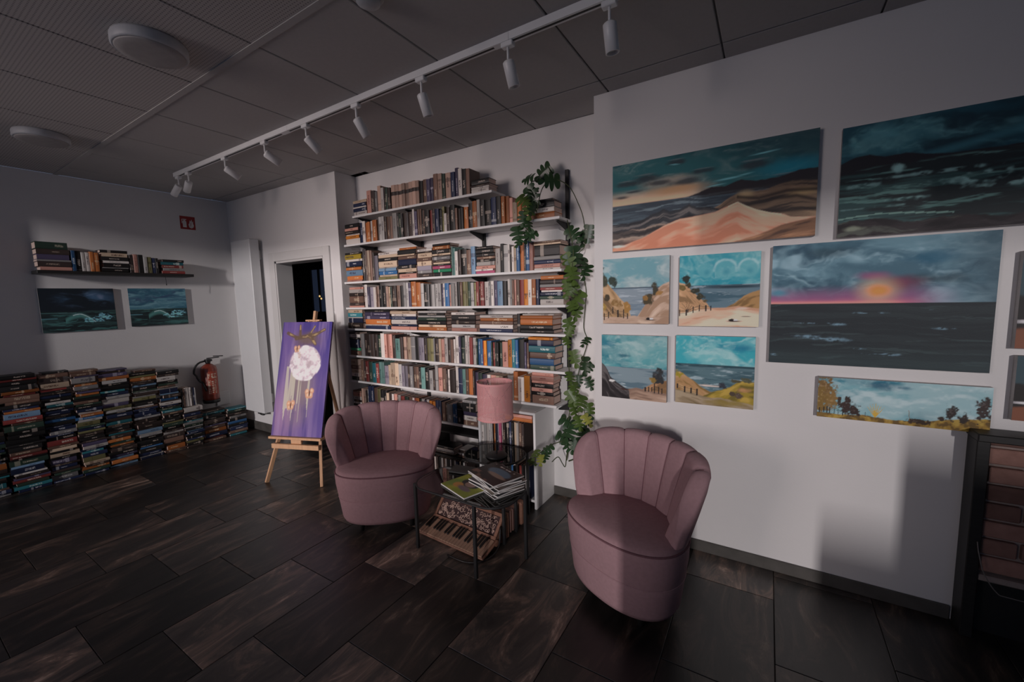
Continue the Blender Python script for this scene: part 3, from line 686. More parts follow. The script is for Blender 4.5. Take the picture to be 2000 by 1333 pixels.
# low black bookcase under the left part of the lowest shelf
bc = empty('black_bookcase', (-2.35, 2.60, 0), 0, 'low black open bookcase under the lowest white shelf', 'bookcase')
for z in (.04, .23, .435): MB().bbox(-.52, .50, -.12, .12, z - .016, z, .002).build('shelf', M['black_wood'], bc)
for x in (-.52, -.02, .484): MB().bbox(x, x + .016, -.12, .12, 0, .419, .002).build('side_panel', M['black_wood'], bc)
PK = Matrix.Translation((0, 2.49, 0))
fill_row(.042, ['V -2.84 K30/150 w18/158 k24/150 a16/160 B24/150 w20/160 k36/155 W18/160 K30/150 w14/160 B26/150 k30/150 W16/155 k20/150 w14/158 k30/150', 'V -2.34 w20/150 K22/160 k34/150 W20/160 B20/150 w20/155 k30/160 W16/150 K24/160 w24/150 n30/160 e20/150 k20/155 W18/150 K20/150'], .205, 0, PK, ('low black bookcase, bottom', 'books in the black bookcase'))
fill_row(.232, ['S -2.33 -2.12 K18 a14 w9 k20', 'S -2.08 -1.88 B16 w10 W12 K22 w8'], .41, 0, PK, ('low black bookcase, upper bay', 'books in the black bookcase'))

# ---- the largest in the picture become things of their own, the rest one joined mass
cam = SC.camera; ci_ = cam.matrix_world.inverted(); FPX = 808.4
def shown(b):
    P = [ci_ @ (b['M'] @ Vector(c)) for c in ((0, 0, 0), (1, 0, 0), (1, 0, 1), (0, 0, 1))]
    if any(p.z > -.1 for p in P): return 0
    q = [(FPX * p.x / -p.z, -FPX * p.y / -p.z) for p in P]
    if not any(-1000 < a[0] < 1000 for a in q): return 0
    A = abs(sum(q[i][0] * q[(i + 1) % 4][1] - q[(i + 1) % 4][0] * q[i][1] for i in range(4))) / 2
    cx = sum(a[0] for a in q) / 4 + 1000; cy = sum(a[1] for a in q) / 4 + 666.5
    if cx < -5: return 0
    # hidden behind the left armchair, the table lamp's shade or the table
    if 645 < cx < 852 and cy > 806: return 0
    if 935 < cx < 1000 and 745 < cy < 822: return 0
    return A
for b_ in BOOKS: b_['A'] = shown(b_)
order = sorted(range(len(BOOKS)), key=lambda i: -BOOKS[i]['A'])
single = set(order[:300]); seen_labels = set()
masses = []
for i, b_ in enumerate(BOOKS):
    if i in single:
        k = b_['key']
        if k not in BMESH: BMESH[k] = book_mesh(k)
        lab = b_['label']; lab = lab.strip()
        j = 2
        while lab in seen_labels: lab = b_['label'] + ' again' ; break
        seen_labels.add(lab)
        o = bpy.data.objects.new('book', BMESH[k]); COL.objects.link(o); o.matrix_world = b_['M']
        tag(o, lab, 'book', b_['group'])
    else: masses.append(b_)
V_ = []; F_ = []; MI = []; FL = []; SD = []
for n, b_ in enumerate(masses):
    o = n * len(TV); mw = np.array(b_['M']); tv = TV @ mw[:3, :3].T + mw[:3, 3]
    V_.append(tv); F_ += [[i + o for i in f] for f in TF]
    ki = KEYS.index(b_['key']); MI += [ki if s[0] == 0 else len(KEYS) for s in TS]; FL += TS; SD.append(n + 1)
me = bpy.data.meshes.new('books'); me.from_pydata([tuple(v) for v in np.concatenate(V_)], [], F_)
for k in KEYS: me.materials.append(BM[k])
me.materials.append(M['pages']); me.polygons.foreach_set('material_index', MI); spine_uv(me, FL, None, SD); me.update()
o = link('books', me); tag(o, 'many smaller books among the others, in the floor wall and on the shelves', 'books', kind='stuff')
print('books', len(BOOKS), 'single', len(single), 'smallest', BOOKS[order[299]]['A'])
# ------------------------------------------------------------------ monstera climbing beside the shelving
def leaf_mesh(size, key, seed):
    """split leaf: midrib along +y, lobes cut towards it, drooping edges"""
    rr = random.Random(seed); mb = MB(); n = 4
    for s in (-1, 1):
        for i in range(n):
            a0, a1 = i / n, (i + 1) / n
            w = (.42, .52, .44, .20)[i] * rr.uniform(.88, 1.08); y0, y1 = a0 - (.10 if i == 0 else .01), a1 + (.0 if i < 3 else .12)
            dy = (-.07, .0, .06, .10)[i]
            P = []
            for t in (0, .35, .7, 1):
                k = (1, 1.0, .86, .34)[int(round(t * 3))] if i < n - 1 else (1, .9, .7, .3)[int(round(t * 3))]
                yc = (y0 + y1) / 2 + dy * t; hw = (y1 - y0) / 2 * (1.0 if t < .4 else k)
                z = -.55 * (w * t) ** 2 - .22 * (yc - .3) ** 2
                P.append((s * w * t, yc - hw, z)); P.append((s * w * t, yc + hw, z))
            mb.add([(p[0] * size, p[1] * size, p[2] * size) for p in P], [(2 * j, 2 * j + 1, 2 * j + 3, 2 * j + 2) for j in range(3)], 0, True)
    mb.add([(-.015 * size, 0, .002), (.015 * size, 0, .002), (0, size, -.05 * size)], [(0, 1, 2)], 0, True)
    return mb.mesh('leaf', M[{'d': 'leaf_dark', 'm': 'leaf_mid', 'p': 'leaf_pale'}[key]])
LEAVES=[
(-1.285,2.600,2.366,0.110,'d',130),(-1.357,2.500,2.292,0.085,'d',60),(-1.218,2.600,2.268,0.110,'d',100),(-1.370,2.450,2.208,0.110,'d',200),(-1.329,2.480,2.208,0.080,'d',160),(-1.424,2.440,2.159,0.090,'m',210),(-1.347,2.440,2.106,0.090,'m',170),(-1.393,2.430,2.055,0.080,'d',190),(-1.315,2.450,2.097,0.070,'d',150),(-1.369,2.440,2.010,0.070,'d',175),(-1.443,2.430,1.961,0.100,'d',190),(-1.413,2.430,1.901,0.070,'d',170),(-1.351,2.440,1.943,0.090,'d',130),(-1.313,2.460,1.918,0.070,'d',120),(-1.126,2.550,1.932,0.100,'d',230),(-1.004,2.600,1.945,0.090,'d',170),(-1.066,2.620,1.912,0.080,'d',200),(-1.036,2.420,1.792,0.120,'d',190),(-1.086,2.400,1.748,0.100,'m',200),(-1.041,2.600,1.742,0.100,'d',150),(-1.013,2.600,1.691,0.090,'d',170),(-1.045,2.400,1.667,0.100,'m',180),(-1.077,2.400,1.596,0.080,'m',200),(-1.031,2.420,1.573,0.090,'m',160),(-1.000,2.450,1.518,0.110,'m',150),(-1.056,2.420,1.462,0.080,'m',200),(-1.024,2.450,1.429,0.080,'m',170),(-1.082,2.420,1.349,0.080,'m',200),(-1.058,2.420,1.301,0.070,'m',150),(-1.094,2.420,1.234,0.060,'m',190),(-1.057,2.430,1.142,0.090,'m',200),(-1.016,2.600,1.219,0.070,'d',170),(-1.030,2.580,1.083,0.100,'d',190),(-0.992,2.600,1.041,0.070,'d',150),(-1.081,2.440,1.006,0.070,'m',180),(-1.054,2.460,0.937,0.070,'m',160),(-1.089,2.440,0.880,0.090,'m',200),(-1.070,2.460,0.792,0.080,'m',190),(-1.015,2.500,0.841,0.090,'m',160),(-0.972,2.500,0.794,0.080,'m',170),(-0.977,2.440,0.734,0.070,'p',190),(-1.035,2.460,0.711,0.080,'m',200),(-0.948,2.480,0.717,0.070,'d',150),(-1.145,2.460,0.686,0.100,'d',220),(-1.083,2.460,0.646,0.100,'d',190),(-0.993,2.460,0.638,0.100,'d',160),(-0.951,2.460,0.621,0.090,'d',140),(-1.177,2.460,0.568,0.090,'d',230),(-1.043,2.460,0.561,0.090,'d',180),(-1.121,2.460,0.534,0.090,'d',200),(-0.972,2.460,0.549,0.080,'d',170),(-1.273,2.330,0.487,0.070,'m',210),(-1.236,2.330,0.459,0.060,'p',180),(-1.174,2.360,0.523,0.070,'d',150),(-1.213,2.360,0.470,0.060,'d',190),(-1.320,2.320,0.419,0.050,'m',220),(-0.998,2.550,0.953,0.070,'d',190),(-1.042,2.500,0.975,0.060,'d',170),]
VINES=[
[(-1.133, 2.5, 0.383), (-1.113, 2.5, 0.523), (-1.109, 2.48, 0.678), (-1.072, 2.5, 0.852), (-1.047, 2.53, 1.021), (-1.012, 2.58, 1.187), (-1.044, 2.6, 1.287), (-1.033, 2.6, 1.424), (-1.036, 2.62, 1.559), (-1.077, 2.6, 1.761), (-1.033, 2.6, 1.824), (-1.047, 2.62, 1.992), (-1.089, 2.62, 2.112), (-1.146, 2.62, 2.218), (-1.218, 2.6, 2.268), (-1.275, 2.6, 2.268), (-1.296, 2.55, 2.237), (-1.302, 2.5, 2.169), (-1.302, 2.46, 2.064)] ,
[(-1.106, 2.46, 0.823), (-1.09, 2.46, 0.961), (-1.086, 2.44, 1.133), (-1.077, 2.44, 1.299), (-1.055, 2.44, 1.461), (-1.051, 2.42, 1.621), (-1.036, 2.42, 1.777), (-1.097, 2.5, 1.917), (-1.155, 2.6, 2.002)] ,
[(-1.256, 2.6, 2.274), (-1.274, 2.6, 2.334), (-1.292, 2.6, 2.37)] ,
[(-1.287, 2.6, 2.269), (-1.326, 2.55, 2.268), (-1.365, 2.5, 2.257), (-1.374, 2.47, 2.174), (-1.373, 2.45, 2.072), (-1.398, 2.45, 1.992), (-1.376, 2.45, 1.94)] ,
[(-1.113, 2.5, 0.523), (-1.133, 2.5, 0.419), (-1.145, 2.5, 0.337), (-1.168, 2.5, 0.358), (-1.174, 2.45, 0.418), (-1.206, 2.42, 0.387)] ,
[(-1.008, 2.5, 0.756), (-1.08, 2.5, 0.782)] ,
[(-1.135, 2.45, 0.535), (-1.206, 2.4, 0.511), (-1.252, 2.34, 0.47)] ,
]

pl = empty('monstera_plant', (-.74, 2.34, 0), 0, 'tall trailing monstera plant climbing the right end of the bookshelf', 'plant')
PI_ = Matrix.Translation((.74, -2.34, 0))
MB().lathe([(.085, 0), (.10, .04), (.115, .26), (.122, .28), (.114, .28), (.107, .25)], 28).build('pot', M['pot'], pl)
MB().lathe([(.106, .245), (.07, .255), (.001, .26)], 20).build('soil', M['soil'], pl)
cv = [Vector((0, 0, .25)), Vector((-.04, .05, .40)), Vector((-.22, .09, .46)), Vector((-.36, .12, .40))]
MB().tube(smooth_path(cv), .005, 6).build('stem', M['stem'], pl)
for v in VINES:
    MB().tube(smooth_path(v), .0032, 6).build('vine', M['stem'], pl, M=PI_)
prn = random.Random(4); vall = [p for v in VINES for p in smooth_path(v)]
lm = {}
for i, (x, y, z, s, c, a) in enumerate(LEAVES):
    k = (round(s, 2), c, i % 3)
    if k not in lm: lm[k] = leaf_mesh(s * 1.08, c, i)
    pos = Vector((x, y, z)); toc = (Vector((0, 0, 1.5)) - pos).normalized()
    nrm = (toc + Vector((prn.uniform(-.8, .8), prn.uniform(-.4, .4), prn.uniform(-.2, .9)))).normalized()
    ang = R(a + prn.uniform(-15, 15)); right = Vector((0, 0, 1)).cross(toc).normalized()
    d = right * -math.sin(ang) + Vector((0, 0, 1)) * math.cos(ang); d = (d - nrm * d.dot(nrm)).normalized()
    xx = d.cross(nrm); Ml = Matrix((xx, d, nrm)).transposed().to_4x4(); Ml.translation = pos + Vector((.74, -2.34, 0))
    link('leaf', lm[k], pl, M=Ml)
    near = min(vall, key=lambda q: (q - pos).length)
    if .02 < (near - pos).length < .22:
        mid = (near + pos) / 2 + Vector((0, 0, .015))
        MB().tube([near, mid, pos], .0016, 5).build('petiole', M['stem'], pl, M=PI_)

# ------------------------------------------------------------------ armchairs
def seat_outline(a, k=1.0):
    """plan of seat and base: deep round back, flatter bowed front; a=0 towards +x"""
    c, s = math.cos(a), math.sin(a)
    rx = .315; ry = .255 if s > 0 else .200
    e = 2.0 if s > 0 else 2.25
    rr = (abs(c / rx) ** e + abs(s / ry) ** e) ** (-1 / e)
    return rr * c * k, rr * s * k
def make_armchair(loc, rz, label):
    t = empty('armchair', loc, rz, label, 'armchair', 'mauve shell back armchairs')
    n = 72
    # drum base in two tiers with a seam, narrower towards the floor
    mb = MB(); prof = [(.80, .082), (.865, .085), (.90, .108), (.945, .21), (.960, .236), (.954, .242), (.962, .249), (1.0, .33), (1.008, .385), (1.0, .402), (.96, .408)]
    vs = []
    for k, z in prof:
        for i in range(n):
            x, y = seat_outline(2 * math.pi * i / n, k); vs.append((x, y, z))
    fs = [(j * n + i, j * n + (i + 1) % n, (j + 1) * n + (i + 1) % n, (j + 1) * n + i) for j in range(len(prof) - 1) for i in range(n)]
    mb.add(vs, fs, 0, True); mb.add(vs[:n], [tuple(range(n))], 0); mb.build('seat_base', M['fabric'], t)
    mb = MB(); vs = []; prof = [(1.0, .400), (.985, .418), (.93, .430), (.7, .440), (.35, .446), (.001, .448)]
    for k, z in prof:
        for i in range(n):
            x, y = seat_outline(2 * math.pi * i / n, k); vs.append((x, y, z))
    fs = [(j * n + i, j * n + (i + 1) % n, (j + 1) * n + (i + 1) % n, (j + 1) * n + i) for j in range(len(prof) - 1) for i in range(n)]
    mb.add(vs, fs, 0, True); mb.build('seat_cushion', M['fabric'], t)
    for k, z, r_ in ((1.006, .405, .0042), (.958, .242, .0028)):
        MB().tube([(*seat_outline(2 * math.pi * i / n, k), z) for i in range(n)], r_, 6, closed=True).build('piping', M['piping'] if z > .3 else M['fabric'], t)
    # shell back: seven upright channels wrapping the seat
    NC = 7; PER = 14; NU = NC * PER; A0, A1 = R(-4), R(184)
    prof = []   # (radius factor, height fraction, channel depth weight)
    for j in range(11): q = j / 10; prof.append((.735 + .12 * q + .03 * q * q, q * .93, 1.0))
    prof += [(.895, .968, .9), (.935, .992, .7), (.98, 1.0, .55), (1.03, .992, .4), (1.062, .965, .25), (1.075, .92, .12), (1.07, .8, .05), (1.045, .5, 0), (1.005, .1, 0)]
    zs = .405
    mb = MB(); vs = []
    for i in range(NU + 1):
        f = i / NU; a = A0 + (A1 - A0) * f; s = abs(2 * f - 1)
        hgt = (.345 + .012 * math.cos(s * 1.5)) * max(.04, (1 - s ** 7)) ** .5
        ch = (i % PER) / PER; bul = math.sqrt(max(0, 1 - (2 * ch - 1) ** 2)) if 0 < ch < 1 else 0
        bx, by = seat_outline(a); fl = 1 + .07 * (hgt / .345)
        for (rf, hf, wgt) in prof:
            r_ = rf
            lean = 1 + .20 * hf * hgt / .345
            squeeze = 1.0
            if s > .93: squeeze = 1 - (s - .93) / .07 * .75
            r_ = 1.0 + (rf - .93) * squeeze if s > .93 else rf + .07 * 0
            r_ = (.93 + (rf - .93) * squeeze) * lean
            r_ -= .050 * bul * wgt * squeeze
            z = zs + hf * hgt + (.013 * bul if hf > .9 else 0)
            vs.append((bx * r_, by * r_, z))
    m_ = len(prof)
    fs = [(i * m_ + j, i * m_ + j + 1, (i + 1) * m_ + j + 1, (i + 1) * m_ + j) for i in range(NU) for j in range(m_ - 1)]
    fs += [tuple(range(m_)), tuple(NU * m_ + j for j in range(m_))[::-1]]
    mb.add(vs, fs, 0, True); mb.build('backrest', M['fabric'], t)
    for k in range(1, NC):        # dark seam lines sunk between the channels
        i = k * PER; MB().tube([Vector(vs[i * m_ + j]) for j in range(0, 14)], .0036, 6).build('seam', M['piping'], t)
    for sx in (-1, 1):
        for y in (-.06, .15):
            x = .16
            MB().lathe([(.014, 0), (.022, .088)], 12, c=(sx * x, y, 0)).build('leg', M['black_wood'], t)
    return t
make_armchair((-2.14, 1.81, 0), R(40), 'mauve shell back armchair left of the glass table, near the easel')
make_armchair((-.565, 1.893, 0), R(-25), 'mauve shell back armchair under the seascapes, partly sunlit back')

# ------------------------------------------------------------------ glass side tables
def rr_outline(x0, x1, y0, y1, r, n=8):
    P = []
    for cx, cy, a in ((x1 - r, y1 - r, 0), (x0 + r, y1 - r, 90), (x0 + r, y0 + r, 180), (x1 - r, y0 + r, 270)):
        for k in range(n + 1): b_ = R(a + 90 * k / n); P.append((cx + r * math.cos(b_), cy + r * math.sin(b_)))
    return P
def glass_table(x0, x1, y0, y1, z, r, label, legs):
    cx, cy = (x0 + x1) / 2, (y0 + y1) / 2; X, Y = (x1 - x0) / 2, (y1 - y0) / 2
    t = empty('glass_table', (cx, cy, 0), 0, label, 'side table')
    P = rr_outline(-X, X, -Y, Y, r); n = len(P)
    mb = MB(); vs = [(p[0] * .985, p[1] * .985, z - .006) for p in P] + [(p[0] * .985, p[1] * .985, z) for p in P]
    mb.add(vs, [tuple(range(n))[::-1], tuple(range(n, 2 * n))] + [(i, (i + 1) % n, n + (i + 1) % n, n + i) for i in range(n)]).build('glass_top', M['glass'], t)
    MB().tube([(p[0], p[1], z - .004) for p in P], .006, 6, closed=True).build('rim', M['black_metal'], t)
    for px, py in legs:
        px -= cx; py -= cy
        MB().bbox(px - .009, px + .009, py - .009, py + .009, 0, z - .010, .002).build('leg', M['black_metal'], t)
    return t
glass_table(-1.77, -1.115, 1.645, 1.995, .42, .13, 'oval smoked glass side table with black rim, magazines on top, accordion beneath', [(-1.285, 1.650), (-1.760, 1.70), (-1.135, 1.93), (-1.32, 1.985)])
glass_table(-1.745, -1.335, 2.06, 2.40, .45, .15, 'small black rimmed glass table behind the first, carrying the pink lamp', [(-1.70, 2.372), (-1.37, 2.372), (-1.328, 2.14)])

# ------------------------------------------------------------------ lamp
lp = empty('table_lamp', (-1.505, 2.20, .45), 0, 'table lamp with pink perforated drum shade on a thin black pole', 'lamp')
MB().lathe([(.07, .0), (.072, .006), (.066, .014), (.012, .020)], 32).build('base', M['black_metal'], lp)
MB().tube([(0, 0, .015), (0, 0, .36)], .0055, 8).build('pole', M['black_metal'], lp)
MB().lathe([(.016, .34), (.018, .36), (.018, .40)], 16).build('socket', M['brass'], lp)
def shade_mat():
    m = bpy.data.materials.new('pink_perforated_metal'); m.use_nodes = True; nt = m.node_tree; b = nt.nodes['Principled BSDF']; L = nt.links.new
    b.inputs['Base Color'].default_value = (.72, .34, .34, 1); b.inputs['Roughness'].default_value = .55
    uv = N(nt, 'ShaderNodeUVMap', uv_map='wrap'); mp = N(nt, 'ShaderNodeMapping'); mp.inputs['Scale'].default_value = (58, 26, 1); mp.inputs['Rotation'].default_value = (0, 0, 0)
    L(uv.outputs[0], mp.inputs[0]); sp = N(nt, 'ShaderNodeSeparateXYZ'); L(mp.outputs[0], sp.inputs[0])
    def ma(op, a, bb=0.0):
        n = N(nt, 'ShaderNodeMath', operation=op)
        for i, q in enumerate((a, bb)):
            if isinstance(q, (int, float)): n.inputs[i].default_value = q
            else: L(q, n.inputs[i])
        return n.outputs[0]
    p = ma('ADD', sp.outputs[0], sp.outputs[1]); q = ma('SUBTRACT', sp.outputs[0], sp.outputs[1])
    fa = ma('ABSOLUTE', ma('SUBTRACT', ma('FRACT', p), .5)); fb = ma('ABSOLUTE', ma('SUBTRACT', ma('FRACT', q), .5))
    hole = ma('MULTIPLY', ma('LESS_THAN', fa, .30), ma('LESS_THAN', fb, .17))
    sv = N(nt, 'ShaderNodeSeparateXYZ'); L(uv.outputs[0], sv.inputs[0])
    inb = ma('MULTIPLY', ma('GREATER_THAN', sv.outputs[1], .05), ma('LESS_THAN', sv.outputs[1], .95))
    seam = ma('GREATER_THAN', ma('ABSOLUTE', ma('SUBTRACT', sv.outputs[0], .885)), .012)
    L(ma('SUBTRACT', 1.0, ma('MULTIPLY', ma('MULTIPLY', hole, inb), seam)), b.inputs['Alpha'])
    return m
sh = bpy.data.meshes.new('shade'); vs = []; fs = []; n = 64; uvs = []
for i in range(n + 1):
    a = 2 * math.pi * i / n + R(120)
    for z in (.262, .505): vs.append((.117 * math.cos(a), .117 * math.sin(a), z))
for i in range(n): fs.append((2 * i, 2 * i + 2, 2 * i + 3, 2 * i + 1)); uvs += [(i / n, 0), ((i + 1) / n, 0), ((i + 1) / n, 1), (i / n, 1)]
sh.from_pydata(vs, [], fs); u_ = sh.uv_layers.new(name='wrap'); u_.data.foreach_set('uv', [c for q in uvs for c in q]); sh.materials.append(shade_mat()); sh.polygons.foreach_set('use_smooth', [True] * n)
so = link('shade', sh, lp)
for z in (.262, .505): MB().tube([(.1172 * math.cos(2 * math.pi * k / 48), .1172 * math.sin(2 * math.pi * k / 48), z) for k in range(48)], .0028, 6, closed=True).build('shade_rim', mat('pink_shade_rim', (.70, .33, .33), .5), so)
f = MB()
for k in range(3): a = R(30 + 120 * k); f.tube([(.016 * math.cos(a), .016 * math.sin(a), .36), (.116 * math.cos(a), .116 * math.sin(a), .495)], .002, 5)
f.build('shade_spider', M['black_metal'], lp)
MB().lathe([(.012, .40), (.03, .43), (.032, .455), (.02, .475), (.001, .482)], 16).build('bulb', mat('frosted_bulb', (.7, .7, .68), .3), lp)

# ------------------------------------------------------------------ printed covers painted per vertex
def colour_mesh(name, rgb, w, h, mat_, thick=0, sides=None):
    """flat grid w x h in local x,z (front facing -y) carrying an rgb array [rows bottom..top, cols]"""
    ny, nx = rgb.shape[:2]
    xs = np.linspace(0, w, nx); zs = np.linspace(0, h, ny)
    X, Z = np.meshgrid(xs, zs); co = np.stack([X, np.zeros_like(X), Z], -1).reshape(-1, 3)
    idx = np.arange(nx * ny).reshape(ny, nx)
    q = np.stack([idx[:-1, :-1], idx[:-1, 1:], idx[1:, 1:], idx[1:, :-1]], -1).reshape(-1, 4)
    nf = len(q)
    ex_v = []; ex_f = []
    if thick:
        o = len(co); ex_v = [(0, 0, 0), (w, 0, 0), (w, 0, h), (0, 0, h), (0, thick, 0), (w, thick, 0), (w, thick, h), (0, thick, h)]
        ex_f = [(o + 0, o + 4, o + 5, o + 1), (o + 1, o + 5, o + 6, o + 2), (o + 2, o + 6, o + 7, o + 3), (o + 3, o + 7, o + 4, o + 0), (o + 4, o + 7, o + 6, o + 5)]
        co = np.concatenate([co, np.array(ex_v)])
    me = bpy.data.meshes.new(name); me.vertices.add(len(co)); me.vertices.foreach_set('co', co.astype(np.float32).ravel())
    faces = q.ravel().tolist() + [i for f in ex_f for i in f]; nt_f = nf + len(ex_f)
    me.loops.add(len(faces)); me.loops.foreach_set('vertex_index', faces)
    me.polygons.add(nt_f); me.polygons.foreach_set('loop_start', list(range(0, 4 * nt_f, 4)))
    me.materials.append(mat_)
    if sides is not None:
        me.materials.append(sides); me.polygons.foreach_set('material_index', [0] * nf + [1] * len(ex_f))
    me.update(calc_edges=True)
    ca = me.color_attributes.new('paint', 'FLOAT_COLOR', 'POINT')
    cc = np.ones((len(co), 4), dtype=np.float32); cc[:nx * ny, :3] = rgb.reshape(-1, 3); cc[nx * ny:, :3] = .4
    ca.data.foreach_set('color', cc.ravel()); me.validate(); return me

def S2L(a):
    a = np.asarray(a, dtype=float) / 255; return np.where(a <= .04045, a / 12.92, ((a + .055) / 1.055) ** 2.4)
def vnoise(u, v, seed):
    iu = np.floor(u).astype(np.int64); iv = np.floor(v).astype(np.int64); fu = u - iu; fv = v - iv
    fu = fu * fu * (3 - 2 * fu); fv = fv * fv * (3 - 2 * fv)
    def h(a, b): n = (a * 374761393 + b * 668265263 + seed * 1274126177) & 0x7fffffff; n = (n ^ (n >> 13)) * 1103515245 & 0x7fffffff; n = n ^ (n >> 16); return (n & 0xffff) / 65535.0
    return (h(iu, iv) * (1 - fu) + h(iu + 1, iv) * fu) * (1 - fv) + (h(iu, iv + 1) * (1 - fu) + h(iu + 1, iv + 1) * fu) * fv
def fbm(u, v, seed, o=4):
    s = 0; a = .5; t = 0
    for k in range(o): s = s + a * vnoise(u * 2 ** k, v * 2 ** k, seed + k * 7); t += a; a *= .55
    return s / t
def sm(a, b, x): t = np.clip((x - a) / (b - a + 1e-9), 0, 1); return t * t * (3 - 2 * t)
class P_:
    """a small painter: colours are laid down as sRGB, gain lifts them to the paint's own colour"""
    def __init__(s, nx, ny, asp, seed, gain=1.0):
        s.u, s.v = np.meshgrid(np.linspace(0, 1, nx), np.linspace(0, 1, ny)); s.asp = asp; s.sd = seed; s.g = gain
        s.img = np.zeros((ny, nx, 3))
    def c(s, col): return S2L(col)
    def fill(s, col, m=1.0):
        m = np.asarray(m) * np.ones_like(s.u); s.img = s.img * (1 - m[..., None]) + s.c(col) * m[..., None]; return s
    def n(s, fx, fy, k=0, o=4, warp=0):
        u = s.u * s.asp; v = s.v
        if warp: w = fbm(u * 3, v * 3, s.sd + 99 + k) - .5; w2 = fbm(u * 3, v * 3, s.sd + 55 + k) - .5; u = u + w * warp; v = v + w2 * warp
        return fbm(u * fx, v * fy, s.sd + k, o)
    def line(s, pts, soft=.01, jag=0.0, k=0):
        """mask below a polyline"""
        h = np.interp(s.u, [p[0] for p in pts], [p[1] for p in pts]) + jag * (s.n(14, 1, k + 3) - .5)
        return 1 - sm(-soft, soft, s.v - h)
    def blob(s, x, y, rx, ry, soft=.5, jag=0., k=0, f=9):
        d = np.sqrt(((s.u - x) / rx) ** 2 + ((s.v - y) / ry) ** 2) + jag * (s.n(f, f, k + 5) - .5)
        return 1 - sm(1 - soft, 1 + soft * .2, d)
    def post(s, x, y0, y1, w=.008, tilt=0): return (np.abs(s.u - x - tilt * (s.v - y0)) < w) * (s.v > y0) * (s.v < y1)
    def out(s): return np.clip(s.img * s.g, 0, .9)

def clouds(p, base, light, dark, lo=.45, hi=.7, f=3, k=0, amt=.9, m=1.0, stretch=1.6):
    n = p.n(f, f * stretch, k, 5, .25); p.fill(light, sm(lo, hi, n) * amt * m)
    n2 = p.n(f * .8, f * stretch, k + 31, 5, .3); p.fill(dark, sm(.52, .75, n2) * .75 * m)
    e = p.n(f, f * stretch, k, 5, .25); e2 = np.abs(e - (lo + .10)); p.fill(tuple(min(255, c + 30) for c in light), (1 - sm(0, .018, e2)) * .5 * m)
def water(p, cols, top, k=0, fx=3, fy=40, m=1.0):
    below = (p.v < top) * 1.0 if not hasattr(top, 'shape') else top
    p.fill(cols[0], below * m); n = p.n(fx, fy, k, 4, .03)
    p.fill(cols[1], below * m * sm(.5, .68, n) * .8); p.fill(cols[2], below * m * sm(.66, .80, p.n(fx * 1.3, fy * 1.2, k + 8, 4, .05)) * .8)

# ------------------------------------------------------------------ things on and under the glass table
def magazine(name, w, d, t, rgb, loc, rz, label, group, cat, tilt=0):
    """flat lying printed thing; its cover faces up; origin at its lower left corner"""
    o = empty(name, loc, R(rz), label, cat, group)
    if tilt: o.rotation_euler = (R(tilt), 0, R(rz))
    me = colour_mesh('cover', rgb, w, d, M['print'])
    c_ = link('cover', me, o, M=Matrix.Translation((0, 0, t)) @ Matrix.Rotation(R(-90), 4, 'X'))
    MB().bbox(.001, w - .002, .001, d - .001, 0, t - .0004, .001).build('page_block', mat('magazine_paper', (.62, .60, .58), .5, noise=(3, .1), stretch=(1, 1, 400)), o)
    MB().bbox(-.0006, .0025, 0, d, 0, t, .0003).build('spine', mat('magazine_spine', (.5, .5, .48), .4), o)
    return o
p = P_(110, 110, 1, 3, 1.9); p.fill((104, 112, 32)); p.fill((140, 135, 35), sm(.4, .7, p.n(3, 3)) * .6); p.fill((60, 95, 40), p.blob(.15, .35, .2, .3) * .7)
p.fill((20, 18, 20), p.blob(.52, .62, .30, .22, .12)); p.fill((120, 95, 85), p.blob(.55, .58, .17, .15, .2)); p.fill((150, 105, 50), p.blob(.33, .34, .16, .16, .3)); p.fill((90, 75, 80), p.blob(.6, .32, .26, .13, .4))
p.fill((35, 30, 30), (np.abs(p.v - .93) < .018) * (p.n(60, 2, 4, 1) > .45) * (p.u > .1) * (p.u < .7))
magazine('magazine', .247, .200, .010, p.out(), (-1.589, 1.738, .4215), -19, 'yellow green square magazine with a portrait, alone at the front of the table', None, 'magazine')
mags = []
zz = .4215
seeds = [(60, 50, 48), (30, 30, 36), (120, 110, 100), (70, 62, 66), (24, 26, 30), (95, 84, 80), (40, 42, 50), (110, 100, 98), (36, 30, 30)]
mpos = ['bottom', 'second from bottom', 'third from bottom', 'fourth from bottom', 'middle', 'fourth from top', 'third from top', 'second from top', 'topmost']
mdesc = ['worn grey brown', 'black', 'pale paper', 'mottled grey', 'dark blue black', 'brown grey', 'slate', 'off white', 'dark']
